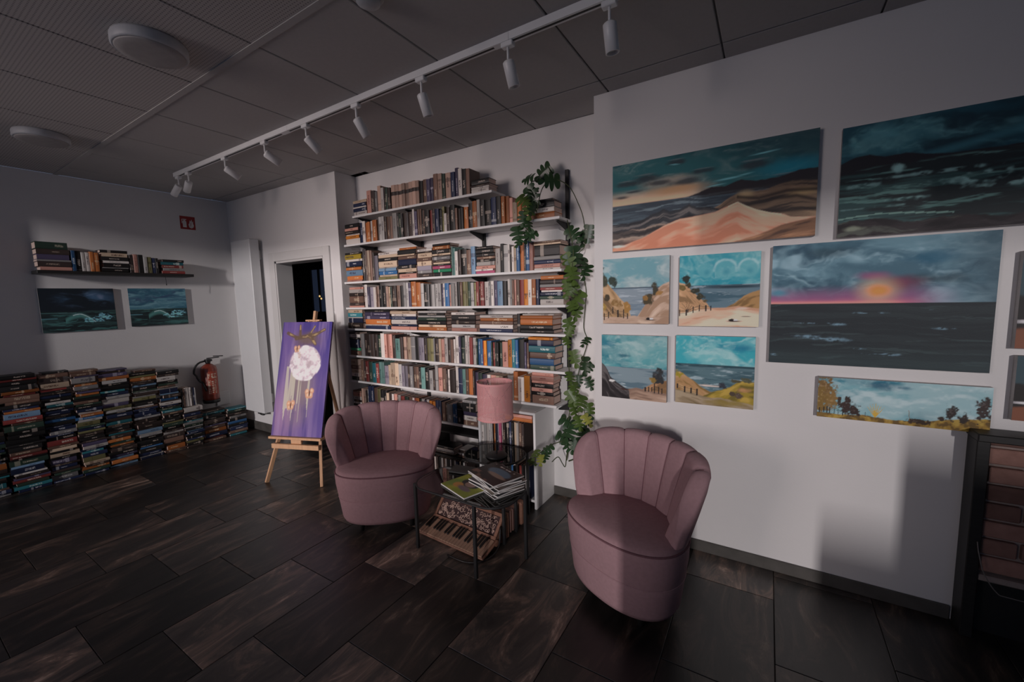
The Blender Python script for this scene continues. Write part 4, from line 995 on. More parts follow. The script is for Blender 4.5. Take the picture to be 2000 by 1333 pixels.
for i, c in enumerate(seeds):
    p = P_(36, 46, .8, 20 + i, 1.6); p.fill(c); p.fill(tuple(min(255, x + 60) for x in c), sm(.5, .7, p.n(3, 3)) * .6); p.fill((14, 14, 16), sm(.55, .7, p.n(4, 5, 9)) * .7)
    if i == 8: p.fill((18, 18, 20)); p.fill((70, 92, 108), p.blob(.55, .62, .38, .22, .2)); p.fill((122, 104, 92), p.blob(.62, .45, .34, .10, .3)); p.fill((96, 70, 60), sm(.5, .6, p.n(4, 4)) * (p.v < .3))
    p.fill((200, 195, 190), (np.abs(p.v - .90) < .03) * (p.n(40, 2, 4, 1) > .5) * (p.u > .1) * (p.u < .8) * .8)
    t = (.007, .009, .006, .010, .008, .007, .009, .006, .008)[i]
    rz = (-24, -17, -30, -14, -26, -20, -32, -16, -22)[i]
    magazine('magazine', .265, .200, t, p.out(), (-1.295 + rnd.uniform(-.012, .012) - .1325 * math.cos(R(rz)) + .1 * math.sin(R(rz)), 1.885 + rnd.uniform(-.01, .01) - .1325 * math.sin(R(rz)) - .1 * math.cos(R(rz)), zz), rz, mdesc[i] + ' magazine in the pile on the glass table, ' + mpos[i] + ' of nine', 'magazines piled on the glass table', 'magazine')
    zz += t + .0006
# wallet-like black folder behind the pile
fo = MB().bbox(-.075, .075, -.05, .05, 0, .014, .004).build('notebook', M['black_plastic'], loc=(-1.60, 1.955, .421)); fo.rotation_euler = (0, 0, R(10)); tag(fo, 'small black closed notebook at the rear edge of the front glass table', 'notebook')

# accordion lying under the table: keyboard tipped to the viewer, pierced grille above, bellows behind
ac = empty('accordion', (-1.865, 1.815, 0), R(-3.5), 'old wooden piano accordion with pierced grille lying under the glass table', 'accordion')
M['acc_wood'] = mat('accordion_wood', (.24, .115, .075), .5, noise=(12, .15), stretch=(1, 6, 6)); M['acc_key'] = mat('aged_ivory_key', (.36, .215, .15), .35, noise=(20, .1))
M['acc_black'] = mat('accordion_dark', (.015, .012, .012), .4); M['acc_bel'] = mat('accordion_bellows', (.17, .09, .075), .8); M['acc_cloth'] = mat('grille_backing', (.045, .022, .022), .9)
KM = Matrix.Translation((0, 0, .018)) @ Matrix.Rotation(R(16), 4, 'X')
L_ = .52
MB().bbox(-.012, L_ + .012, -.006, .150, -.014, .0, .004, M=KM).build('keyboard_bed', M['acc_wood'], ac)
nk = 22
for k in range(nk):
    x = k * L_ / nk
    MB().bbox(x + .0008, x + L_ / nk - .0008, .0, .128, .0, .010, .0015, M=KM).build('white_key', M['acc_key'], ac)
for k in range(nk - 1):
    if k % 7 in (2, 6): continue
    x = (k + 1) * L_ / nk
    MB().bbox(x - .0060, x + .0060, .045, .130, .010, .021, .002, M=KM).build('black_key', M['acc_black'], ac)
# body: box, sloping grille with its frame and scrolls
pr = [(.140, .012), (.140, .052), (.243, .168), (.270, .168), (.270, .012)]
MB().add([(x, y, z) for x in (0, L_) for y, z in pr], [(0, 1, 2, 3, 4), (9, 8, 7, 6, 5)] + [(i, (i + 1) % 5, 5 + (i + 1) % 5, 5 + i) for i in range(5)]).build('treble_body', M['acc_wood'], ac)
GM = Matrix.Translation((0, .131, .056)) @ Matrix.Rotation(R(48.4), 4, 'X')
MB().box(.0, L_, 0, .155, -.008, -.002, M=GM).build('grille_backing', M['acc_cloth'], ac)
f = MB()
for q in ((0, L_, 0, .020), (0, L_, .135, .155), (0, .020, .02, .135), (L_ - .020, L_, .02, .135)): f.bbox(q[0], q[1], q[2], q[3], -.004, .008, .002, M=GM)
f.build('grille_frame', M['acc_wood'], ac)
f = MB(); gr = random.Random(9)
for k in range(170):
    cx, cy = gr.uniform(.03, L_ - .03), gr.uniform(.03, .125); r0 = gr.uniform(.007, .012); a0 = gr.uniform(0, 6.28); pts = []
    for j in range(9):
        a = a0 + j * .62 * (1 if k % 2 else -1); rr = r0 * (1 - .07 * j); x, y = cx + rr * math.cos(a) + j * .0012, cy + rr * math.sin(a)
        pts.append(GM @ Vector((min(max(x, .02), L_ - .02), min(max(y, .02), .135), .001)))
    f.tube(pts, .0026, 4)
tag(f.build('grille_scrollwork', mat('pierced_grille', (.42, .28, .23), .5), ac), kind='stuff')
for k in range(10):
    y = .275 + k * .0135; MB().bbox(.01 + (k % 2) * .004, L_ - .01 - (k % 2) * .004, y, y + .012, .015, .16, .004).build('bellows_fold', M['acc_bel'] if k % 3 else M['acc_wood'], ac)
MB().bbox(0, L_, .412, .47, .012, .165, .01).build('bass_body', M['acc_wood'], ac)
MB().tube(smooth_path([(L_ + .004, .18, .12), (L_ + .03, .12, .03), (L_ + .02, .02, .006), (L_ - .06, -.06, .006), (L_ - .20, -.07, .006)]), .006, 6).build('strap', M['acc_black'], ac)
# ------------------------------------------------------------------ paintings
def puffs(p, fx, fy, k, warp=.35, thr=.5, soft=.16):
    """billowing cloud mask with brighter upper edges"""
    w1 = fbm(p.u * p.asp * fx * .9, p.v * fy * .9, p.sd + k + 5) - .5; w2 = fbm(p.u * p.asp * fx * .9 + 9, p.v * fy * .9, p.sd + k + 6) - .5
    uu = p.u * p.asp * fx + w1 * warp * fx; vv = p.v * fy + w2 * warp * fy
    n = fbm(uu, vv, p.sd + k, 5); m = sm(thr - soft * .4, thr + soft, n)
    up = fbm(uu, vv + .22, p.sd + k, 5); return m, sm(-.02, .16, n - up)
def sky(p, base, dark, light, hi, fx=2.2, fy=3.4, k=0, m=1.0, thr=.5):
    p.fill(base, m); p.fill(dark, m * sm(.5, .72, p.n(fx * .7, fy * .8, k + 40, 4, .3)) * .85)
    a, b = puffs(p, fx, fy, k, .35, thr); p.fill(light, a * m * .8); p.fill(hi, a * b * m * .75)
    a, b = puffs(p, fx * 2.1, fy * 2.0, k + 17, .3, thr + .06); p.fill(light, a * m * .45); p.fill(hi, a * b * m * .45)
def waves(p, m, base, mid, hi, k=0, fx=2.5, fy=26, amt=.9):
    p.fill(base, m); n = p.n(fx, fy, k, 4, .06); p.fill(mid, m * sm(.46, .64, n) * amt); p.fill(hi, m * sm(.62, .74, p.n(fx * 1.6, fy * 1.4, k + 9, 4, .08)) * amt)
def ridge(p, pts, col, shade, light, k, jag=.03, fx=3, fy=14, soft=.01):
    """land form whose brushwork follows its slope"""
    h = np.interp(p.u, [q[0] for q in pts], [q[1] for q in pts]) + jag * (p.n(9, 1, k + 3) - .5); m = 1 - sm(-soft, soft, p.v - h)
    n = fbm(p.u * p.asp * fx, (p.v - h) * fy, p.sd + k, 4); p.fill(col, m); p.fill(light, m * sm(.52, .68, n) * .8); p.fill(shade, m * sm(.48, .34, n) * .85); return m

def art_dune():
    p = P_(250, 125, 2, 1, 2.5)
    sky(p, (36, 84, 88), (24, 56, 64), (66, 100, 102), (110, 130, 128), 1.5, 4.5, 3, 1, .54)
    p.fill((20, 46, 54), sm(.75, 1.25, p.u * .55 + p.v * .7) * .85); p.fill((20, 104, 122), p.blob(.90, .68, .20, .12, .9) * .75)
    cr = (1 - sm(.02, .19, p.v - .53)) * (1 - sm(.36, .62, p.u)); p.fill((178, 148, 122), cr); p.fill((150, 136, 120), p.blob(.33, .73, .20, .07, .9, .5) * .7); p.fill((150, 116, 84), p.blob(.36, .63, .18, .07, .8, .3) * .9)
    for i, (x, y, rx, ry) in enumerate(((.10, .77, .08, .035), (.20, .80, .10, .05), (.27, .73, .10, .03), (.05, .62, .06, .022), (.12, .67, .06, .02), (.40, .70, .10, .04), (.50, .78, .07, .03), (.37, .92, .07, .035), (.74, .76, .09, .05), (.88, .60, .10, .03))):
        p.fill((38, 44, 50), p.blob(x, y, rx, ry, .8, 1.1, i * 7, 7) * .85); p.fill((96, 104, 106), p.blob(x - .01, y + ry * .9, rx * .8, ry * .25, .8, .8, i, 9) * .6)
    for x, y, rx, ry, sl in ((.62, .66, .10, .016, .10), (.56, .61, .07, .010, .12), (.78, .86, .09, .012, .12), (.35, .90, .04, .010, -.2), (.70, .68, .05, .008, .1)):
        d = np.sqrt(((p.u - x) / rx) ** 2 + ((p.v - y - (p.u - x) * sl) / ry) ** 2); p.fill((104, 164, 170), (1 - sm(.1, 1, d)) * .75)
    m = p.line([(0, .50), (.40, .52), (.48, .56), (.54, .60), (.60, .585), (.68, .63), (.74, .60), (.84, .60), (.93, .645), (1, .64)], .006, .02) * (p.u > .28); p.fill((34, 32, 36), m)
    waves(p, p.line([(0, .53), (1, .53)], .005), (44, 52, 60), (62, 76, 84), (92, 106, 112), 4, 1.6, 30, .75)
    p.fill((40, 38, 40), p.line([(.3, .52), (1, .555)], .01) * sm(.4, .55, p.u) * (p.v > .50) * .8)
    ridge(p, [(.0, -.3), (.50, .30), (.58, .40), (.63, .465), (.675, .50), (.72, .49), (.80, .50), (.90, .55), (1, .52)], (96, 80, 66), (42, 38, 38), (134, 112, 90), 14, .02, 1.3, 17)
    p.fill((150, 132, 100), p.blob(.70, .475, .05, .055, .9) * .8); p.fill((150, 128, 92), p.blob(.95, .43, .08, .05, .9) * .7)
    for pts in ([(.66, .46), (.76, .42), (.88, .46), (1, .44)], [(.70, .36), (.82, .40), (.92, .40), (1, .34)], [(.72, .30), (.85, .27), (1, .26)]):
        h = np.interp(p.u, [q[0] for q in pts], [q[1] for q in pts]); p.fill((36, 32, 32), (1 - sm(.0, .032, np.abs(p.v - h))) * (p.u > pts[0][0]) * .85)
    m = ridge(p, [(0, .32), (.10, .31), (.18, .345), (.26, .40), (.295, .435), (.33, .40), (.38, .40), (.43, .45), (.47, .41), (.53, .39), (.60, .33), (.66, .2), (.7, 0)], (40, 42, 46), (26, 27, 30), (92, 88, 86), 24, .05, 2.2, 20)
    ridge(p, [(0, .22), (.10, .22), (.22, .25), (.30, .27), (.36, .2), (.4, 0)], (62, 56, 54), (30, 30, 32), (132, 116, 104), 33, .05, 2.0, 22)
    pts = [(0, .035), (.10, .08), (.20, .145), (.30, .25), (.38, .30), (.48, .315), (.56, .335), (.62, .375), (.665, .41), (.70, .365), (.75, .31), (.81, .265), (.87, .235), (.90, .20), (1, .18)]
    ridge(p, pts, (182, 136, 114), (150, 96, 74), (204, 162, 138), 35, .012, 1.6, 7, .008); p.fill((152, 92, 70), p.blob(.42, .06, .4, .10, .9, .3) * .55)
    h = np.interp(p.u, [q[0] for q in pts], [q[1] for q in pts]); p.fill((214, 188, 160), (1 - sm(.0, .010, np.abs(p.v - h + .004))) * (p.u > .62) * (p.u < .86) * .6)
    ridge(p, [(.0, -.2), (.62, -.02), (.74, .04), (.86, .13), (1, .175)], (104, 76, 58), (60, 44, 38), (150, 112, 84), 55, .02, 2, 16)
    p.fill((150, 156, 150), p.blob(.04, .055, .05, .02, .6, 1)); return p.out()
def art_storm():
    p = P_(230, 130, 1.95, 7, 3.0)
    sky(p, (24, 54, 64), (20, 36, 44), (46, 86, 94), (74, 112, 116), 1.9, 3.6, 3, 1, .50); a, b = puffs(p, 3.4, 5, 60, .3, .46); q = p.blob(.10, .80, .26, .20, .7); p.fill((60, 104, 112), a * q * .9); p.fill((92, 132, 132), a * b * q * .8)
    d = np.abs(p.v - (.63 + .42 * np.clip(p.u - .22, 0, 1) ** 1.1)); p.fill((44, 86, 96), (1 - sm(0, .06, d)) * (p.u > .15) * sm(.9, .4, p.u) * .7)
    m = p.line([(0, .68), (.05, .72), (.10, .73), (.15, .69), (.22, .70), (.28, .665), (.36, .64), (1, .64)], .006, .015); p.fill((26, 26, 30), m)
    waves(p, p.line([(0, .56), (.12, .60), (.4, .62), (1, .62)], .03), (26, 32, 34), (40, 62, 62), (74, 104, 100), 5, 1.5, 20, .8)
    for x, y, rx, ry, c in ((.20, .575, .025, .045, 1), (.20, .50, .10, .02, .8), (.36, .50, .12, .018, .7), (.44, .40, .12, .05, .9), (.50, .44, .04, .05, 1), (.56, .34, .14, .025, .8), (.62, .40, .06, .02, .7), (.74, .30, .12, .03, .8), (.24, .30, .08, .018, .8), (.08, .46, .12, .02, .5), (.10, .25, .16, .01, .5), (.82, .50, .1, .02, .4)):
        k = int(x * 90 + y * 40); p.fill((112, 146, 144), p.blob(x, y, rx, ry, .8, 1.5, k, 16) * c * .9 * sm(.36, .56, p.n(13, 22, k, 3)))
    p.fill((96, 124, 116), (np.abs(p.v - .165 - .022 * np.sin(p.u * 11)) < .007) * (p.u < .38) * .75)
    ridge(p, [(0, .13), (.15, .14), (.28, .10), (.40, .12), (.52, .08), (.66, .14), (.8, .12), (1, .10)], (34, 30, 32), (22, 20, 22), (64, 68, 62), 71, .06, 3, 18)
    p.fill((104, 110, 96), p.blob(.06, .07, .05, .03, .7, 1.4, 3) * .8); p.fill((12, 15, 17), sm(.45, 1.0, p.u) * .35); return p.out()
def art_sunset():
    p = P_(280, 160, 1.33, 13, 2.2)
    sky(p, (52, 82, 96), (34, 60, 76), (88, 120, 132), (124, 150, 160), 1.8, 4.2, 11, 1, .46)
    p.fill((18, 70, 92), p.blob(.74, .84, .16, .06, .9, .8, 2) * .8); p.fill((30, 52, 62), p.blob(.28, .92, .16, .06, .9, .8, 5) * .7); p.fill((28, 46, 58), sm(.74, 1.08, p.u + .2 * (p.n(3, 3, 8) - .5)) * .8); p.fill((26, 42, 52), p.blob(.74, .68, .2, .05, .9, .7, 6) * .8)
    a, b = puffs(p, 3, 6, 27, .3, .44); q = p.blob(.2, .68, .3, .14, .8); p.fill((100, 132, 144), a * q * .8); p.fill((150, 172, 178), a * b * q * .8)
    jag = .06 * (p.n(5, 2, 3) - .5); pk = (1 - sm(.04, .17, p.v - .505 + jag)) * (1 - sm(.62, .92, p.u)); p.fill((120, 70, 104), pk * .85); p.fill((160, 92, 110), (1 - sm(.0, .06, p.v - .505 + jag * .5)) * (1 - sm(.6, .8, p.u)) * .8)
    p.fill((112, 56, 92), p.blob(.50, .715, .10, .045, .9, .6, 4) * .8); p.fill((96, 44, 66), p.blob(.63, .66, .11, .07, .9, .5, 7) * .85); p.fill((28, 110, 128), p.blob(.04, .60, .06, .035, .9, .5, 3) * .7)
    p.fill((184, 150, 112), p.blob(.525, .60, .12, .13, 1.0) * .75); p.fill((190, 112, 56), p.blob(.53, .605, .065, .055, .8, .45) * .95); p.fill((200, 122, 62), p.blob(.53, .60, .035, .025, .8, .3) * .6); p.fill((214, 132, 116), (1 - sm(0, .03, p.v - .505)) * (1 - sm(.55, .68, p.u)) * .7)
    m = (p.v < .505) * 1.0; waves(p, m, (26, 32, 36), (34, 42, 45), (46, 58, 60), 5, 1.5, 34, .7); p.fill((44, 58, 60), m * (1 - sm(0, .22, p.v)) * .4)
    for i, (x, y, rx, ry) in enumerate(((.20, .345, .09, .008), (.35, .335, .05, .012), (.20, .235, .08, .014), (.33, .215, .09, .02), (.46, .145, .04, .008), (.58, .105, .09, .010), (.82, .315, .05, .008), (.03, .07, .02, .01), (.5, .43, .08, .005), (.8, .45, .05, .004), (.26, .22, .12, .006))):
        p.fill((92, 118, 132), p.blob(x, y, rx, ry, .9, 1.6, i * 9, 26) * sm(.38, .55, p.n(24, 50, 60 + i)) * .95)
    return p.out()
def bushy(p, x, y, rx, ry, col, k, hi=None):
    p.fill(col, p.blob(x, y, rx, ry, .35, 1.7, k, 16)); p.fill(hi or tuple(min(255, c + 34) for c in col), p.blob(x - rx * .15, y + ry * .2, rx * .7, ry * .6, .5, 1.8, k + 3, 22) * sm(.55, .68, p.n(26, 26, k)) * .8)
def tuft(p, x, y, r, col, n=7, w=.006):
    for i in range(n):
        a = math.pi * (i + .5) / n; dx = math.cos(a); t = (p.v - y) / (r * math.sin(a) + 1e-6); cx = x + dx * r * t ** 1.5 if False else x + dx * r * np.clip(t, 0, 1) ** 1.4
        p.fill(col, (np.abs(p.u - cx) < w * (1.15 - np.clip(t, 0, 1))) * (t > 0) * (t < 1) * .9)
def fence(p, posts, w=.010):
    xs = np.array([q[0] for q in posts]); o = np.argsort(xs)
    for f in (.75, .40):
        ys = np.array([q[1] + (q[2] - q[1]) * f for q in posts]); p.fill((46, 40, 40), (np.abs(p.v - np.interp(p.u, xs[o], ys[o])) < .004) * (p.u > xs.min()) * (p.u < xs.max()) * .55)
    for (x, y0, y1) in posts: p.fill((28, 26, 28), p.post(x, y0, y1, w) * .95)
def A1():
    p = P_(130, 130, 1, 31, 1.55); sky(p, (104, 150, 160), (58, 122, 140), (146, 168, 172), (176, 190, 190), 2, 3.4, 3, 1, .48)
    waves(p, (p.v < .555) * 1., (126, 140, 150), (104, 122, 136), (160, 172, 180), 5, 2, 22); p.fill((60, 76, 88), (np.abs(p.v - .548) < .008) * .9)
    ridge(p, [(0, .70), (.08, .62), (.18, .50), (.26, .40), (.34, .32), (.40, .26), (.44, .12), (.5, .05), (1, 0)], (160, 128, 92), (104, 82, 54), (186, 156, 120), 9, .03, 3, 10)
    ridge(p, [(0, -.3), (.48, .02), (.56, .14), (.64, .26), (.74, .42), (.84, .53), (.92, .59), (1, .62)], (186, 160, 140), (150, 120, 96), (208, 184, 164), 19, .02, 3, 9)
    ridge(p, [(0, .10), (.3, .10), (.5, .12), (.6, .10), (1, .12)], (178, 152, 132), (150, 120, 98), (202, 180, 160), 29, .02, 3, 12)
    for i, (x, y, rx, ry, c) in enumerate(((.02, .70, .05, .14, (58, 62, 48)), (.19, .62, .05, .10, (40, 52, 48)), (.14, .66, .06, .06, (46, 58, 50)), (.06, .40, .06, .06, (62, 54, 38)), (.02, .26, .05, .06, (150, 122, 60)), (.24, .30, .10, .06, (128, 98, 56)), (.38, .24, .05, .09, (150, 112, 58)), (.79, .52, .045, .10, (58, 56, 44)), (.70, .36, .07, .09, (66, 58, 40)), (.66, .39, .04, .05, (132, 98, 52)), (.86, .46, .06, .05, (150, 112, 64)))): bushy(p, x, y, rx, ry, c, i * 5)
    fence(p, [(.02, .05, .16), (.09, .08, .18), (.16, .15, .26), (.24, .10, .21), (.33, .08, .22), (.39, .07, .16)]); bird(p, .70, .075); return p.out()
def bird(p, x, y):
    p.fill((70, 56, 50), p.blob(x + .03, y - .015, .11, .010, .6)); p.fill((26, 22, 24), p.blob(x, y, .035, .020, .3, .8, 3, 30)); p.fill((232, 226, 220), p.blob(x + .05, y + .002, .03, .014, .4, .6, 4, 30))
def A2():
    p = P_(150, 130, 1.2, 41, 1.65); sky(p, (30, 132, 150), (16, 96, 124), (88, 158, 166), (142, 184, 186), 1.7, 2.8, 3, 1, .46)
    for x, y, r in ((.34, .78, .12), (.58, .78, .15), (.86, .78, .13)):      # the round scrolled clouds
        d = np.sqrt((p.u - x) ** 2 + ((p.v - y) * 1.0) ** 2) + .04 * (p.n(6, 6, int(x * 40)) - .5); p.fill((92, 158, 166), (1 - sm(r * .75, r, d)) * .7); p.fill((166, 198, 200), (1 - sm(0, .03, np.abs(d - r * .9))) * sm(y - r * .5, y + r * .6, p.v) * .6 * sm(.3, .6, p.n(8, 8, int(x * 70)))); p.fill((40, 124, 144), (1 - sm(0, r * .5, np.sqrt((p.u - x - .02) ** 2 + (p.v - y + .03) ** 2))) * .6)
    waves(p, (p.v < .575) * 1., (88, 112, 124), (54, 84, 98), (150, 166, 174), 5, 2, 22); p.fill((30, 50, 62), p.blob(.7, .545, .5, .03, .8) * (p.v < .575))
    ridge(p, [(0, -.3), (.52, .20), (.62, .27), (.72, .33), (.82, .42), (.92, .47), (1, .49)], (158, 122, 78), (110, 84, 50), (186, 150, 104), 9, .02, 3, 10)
    ridge(p, [(0, .62), (.08, .60), (.14, .53), (.22, .45), (.30, .38), (.37, .32), (.42, .24), (1, .18)], (176, 138, 102), (120, 94, 64), (200, 164, 128), 19, .03, 3, 9)
    ridge(p, [(0, .18), (.2, .22), (.4, .255), (.6, .26), (.75, .28), (.9, .26), (1, .24)], (204, 166, 142), (176, 132, 104), (222, 194, 172), 29, .01, 1.6, 9); p.fill((214, 176, 160), p.blob(.80, .25, .1, .02, .7))
    for i, (x, y, rx, ry, c) in enumerate(((.085, .66, .05, .06, (32, 42, 38)), (.11, .58, .05, .05, (56, 54, 36)), (.04, .55, .06, .04, (104, 88, 50)), (.20, .50, .06, .05, (44, 46, 36)), (.28, .42, .06, .05, (50, 48, 34)), (.34, .36, .05, .03, (84, 74, 50)))): bushy(p, x, y, rx, ry, c, i * 5)
    tuft(p, .12, .20, .18, (84, 66, 54), 8, .005); fence(p, [(.01, .14, .24), (.10, .15, .24), (.19, .19, .28), (.27, .21, .31), (.355, .215, .30), (.42, .22, .29)], .008); bird(p, .68, .09); p.fill((90, 76, 66), p.blob(.85, .14, .07, .008, .6)); return p.out()
def A3():
    p = P_(130, 130, 1, 51, 1.6); sky(p, (84, 148, 154), (34, 106, 122), (124, 164, 166), (160, 184, 184), 2, 3.6, 5, 1, .48); p.fill((16, 86, 104), p.blob(.36, .68, .12, .03, .8, .8, 4) * .8); p.fill((26, 108, 130), p.blob(.1, .86, .12, .06, .8, .8, 8) * .7)
    waves(p, (p.v < .50) * 1., (116, 134, 142), (76, 100, 112), (170, 184, 188), 5, 2.2, 20)
    ridge(p, [(0, -.3), (.58, .10), (.68, .20), (.78, .27), (.88, .30), (1, .34)], (156, 118, 84), (110, 84, 56), (182, 144, 108), 9, .02, 3, 12)
    ridge(p, [(0, .12), (.4, .15), (.55, .185), (.66, .17), (1, .13)], (156, 130, 112), (118, 94, 80), (180, 156, 138), 29, .02, 2, 12)
    m = ridge(p, [(0, .56), (.05, .52), (.10, .44), (.14, .34), (.22, .27), (.30, .21), (.38, .165), (.44, .14), (.47, -.2), (1, -.3)], (40, 36, 38), (24, 22, 24), (92, 88, 88), 39, .05, 4, 14); p.fill((200, 198, 196), m * p.blob(.17, .27, .06, .02, .5, 1.5, 4, 20))
    bushy(p, .89, .40, .09, .11, (40, 42, 44), 3); bushy(p, .80, .32, .07, .04, (124, 100, 50), 8); p.fill((56, 34, 30), p.blob(.38, .15, .09, .015, .6, 1)); fence(p, [(.69, .14, .21), (.74, .14, .22), (.785, .15, .22), (.825, .13, .28), (.885, .13, .24), (.935, .13, .21)], .008); return p.out()
def A4():
    p = P_(140, 130, 1.1, 61, 1.6); sky(p, (52, 154, 166), (14, 108, 138), (112, 176, 180), (168, 200, 200), 1.8, 3.2, 9, 1, .47); p.fill((16, 104, 136), p.blob(.85, .84, .18, .07, .9, .5, 3) * .8)
    waves(p, (p.v < .585) * 1., (80, 108, 116), (52, 80, 90), (146, 166, 172), 5, 2, 22); p.fill((24, 56, 66), (np.abs(p.v - .578) < .014) * .85); p.fill((200, 186, 176), p.blob(.45, .285, .20, .018, .8, .6))
    ridge(p, [(0, .44), (.06, .46), (.14, .41), (.24, .35), (.34, .26), (.46, .20), (.6, .18), (1, .1)], (160, 124, 84), (112, 90, 44), (178, 146, 104), 9, .03, 3, 10); bushy(p, .05, .42, .07, .06, (142, 126, 40), 2)
    ridge(p, [(0, -.3), (.36, .12), (.50, .20), (.60, .24), (.72, .30), (.84, .38), (1, .38)], (142, 122, 44), (92, 82, 36), (176, 148, 70), 19, .03, 4, 12); p.fill((180, 134, 92), p.blob(.88, .26, .10, .04, .8, 1, 3) * .8)
    ridge(p, [(0, .20), (.2, .17), (.4, .12), (.6, .12), (1, .06)], (132, 116, 92), (100, 86, 56), (158, 142, 118), 29, .03, 3, 14); p.fill((124, 106, 40), p.blob(.7, .06, .35, .06, .8, 1, 5) * .8)
    for i, (x, y, rx, ry, c) in enumerate(((.63, .31, .06, .05, (44, 48, 58)), (.79, .38, .08, .03, (70, 68, 50)), (.90, .40, .07, .04, (74, 76, 58)), (.82, .17, .05, .05, (80, 66, 56)), (.74, .20, .04, .03, (70, 58, 48)))): bushy(p, x, y, rx, ry, c, i * 5)
    fence(p, [(.03, .21, .28), (.13, .16, .25), (.215, .15, .24), (.295, .13, .23)], .010); return p.out()
def art_pano():
    p = P_(280, 84, 3.0, 71, 1.75); sky(p, (104, 150, 158), (40, 104, 122), (142, 170, 174), (172, 190, 192), 1.1, 2.4, 3, 1, .46); p.fill((14, 74, 98), p.blob(.40, .88, .13, .13, .8, .6) * .85); p.fill((18, 84, 108), p.blob(.53, .86, .06, .05, .8, .8) * .7)
    ridge(p, [(0, .12), (.15, .10), (.3, .14), (.45, .09), (.55, .10), (.68, .15), (.78, .22), (.9, .28), (1, .32)], (132, 104, 46), (80, 62, 34), (160, 134, 64), 9, .04, 8, 9)
    bushy(p, .62, .12, .09, .06, (52, 40, 30), 4)
    for i, (x, y, rx, ry, c) in enumerate(((.045, .70, .07, .42, (104, 80, 46)), (.09, .45, .05, .25, (118, 92, 50)), (.02, .4, .05, .4, (112, 88, 44)), (.19, .34, .035, .20, (50, 38, 34)), (.235, .24, .045, .15, (48, 36, 32)), (.145, .40, .015, .16, (52, 42, 34)), (.80, .38, .03, .18, (44, 38, 36)), (.865, .28, .03, .12, (46, 38, 34)), (.965, .50, .045, .28, (50, 40, 38)), (.75, .24, .03, .05, (52, 42, 36)))): bushy(p, x, y, rx, ry, c, i * 5)
    tuft(p, .312, .12, .10, (52, 48, 56), 3, .003)
    for i in range(7):
        x = .372; tx = x + (i - 3) * .011; t = np.clip((p.v - .12) / (.34 - abs(i - 3) * .03), 0, 1); p.fill((182, 148, 58), (np.abs(p.u - (x + (tx - x) * 1.6 * t)) < .0042 * (1.15 - t)) * (t > 0) * (t < 1) * .95)
    p.fill((120, 84, 50), (np.abs(p.u - .575 + .03 * (p.v - .1)) < .0018) * (p.v > .10) * (p.v < .36) * .8)
    fence(p, [(.015, .10, .24), (.045, .13, .26), (.065, .12, .28), (.085, .12, .26), (.115, .10, .24), (.14, .10, .22), (.17, .08, .20)], .0032); return p.out()
def art_wave(seed, k):
    p = P_(220, 146, 1.3, seed, 3.0)
    if k == 0:
        p.fill((18, 24, 30)); a, b = puffs(p, 1.6, 5, 3, .4, .50); q = p.blob(.62, .76, .48, .24, .8); p.fill((48, 72, 96), a * q * .85); p.fill((84, 100, 120), a * b * q * .7); p.fill((84, 96, 116), p.blob(.80, .80, .06, .06, .8, 1.2, 2) * .7)
    else: sky(p, (36, 70, 84), (42, 46, 74), (58, 92, 104), (84, 116, 124), 1.4, 5.5, 3, 1, .48)
    hz = .48 if k == 0 else .45; waves(p, (p.v < hz) * 1., (22, 30, 32), (36, 54, 54), (50, 84, 82), 5, 2, 20, .8)
    d = p.v - (.40 - 2.2 * np.clip(p.u - .50, 0, 1) ** 1.5 - 3.0 * np.clip(.50 - p.u, 0, 1) ** 2)
    p.fill((66, 112, 108), (1 - sm(.0, .10, np.abs(d + .03))) * (p.u > .30) * (p.u < .66) * .7); p.fill((140, 178, 180), (np.abs(d) < .012) * (p.u > .40) * (p.u < .70) * .8)
    for i, (x, y, rx, ry) in enumerate(((.72, .28, .20, .04), (.82, .34, .13, .06), (.66, .22, .18, .025), (.90, .32, .06, .05))): p.fill((104, 156, 172), p.blob(x, y, rx, ry, .6, 1.8, i * 9, 22) * sm(.40, .56, p.n(16, 26, i)) * .9)
    p.fill((70, 104, 104), (np.abs(p.v - .44 + .02 * p.u) < .008) * (p.u < .45) * .7); p.fill((70, 110, 120), (np.abs(p.v - .31) < .008) * (p.u < .2) * .7); return p.out()
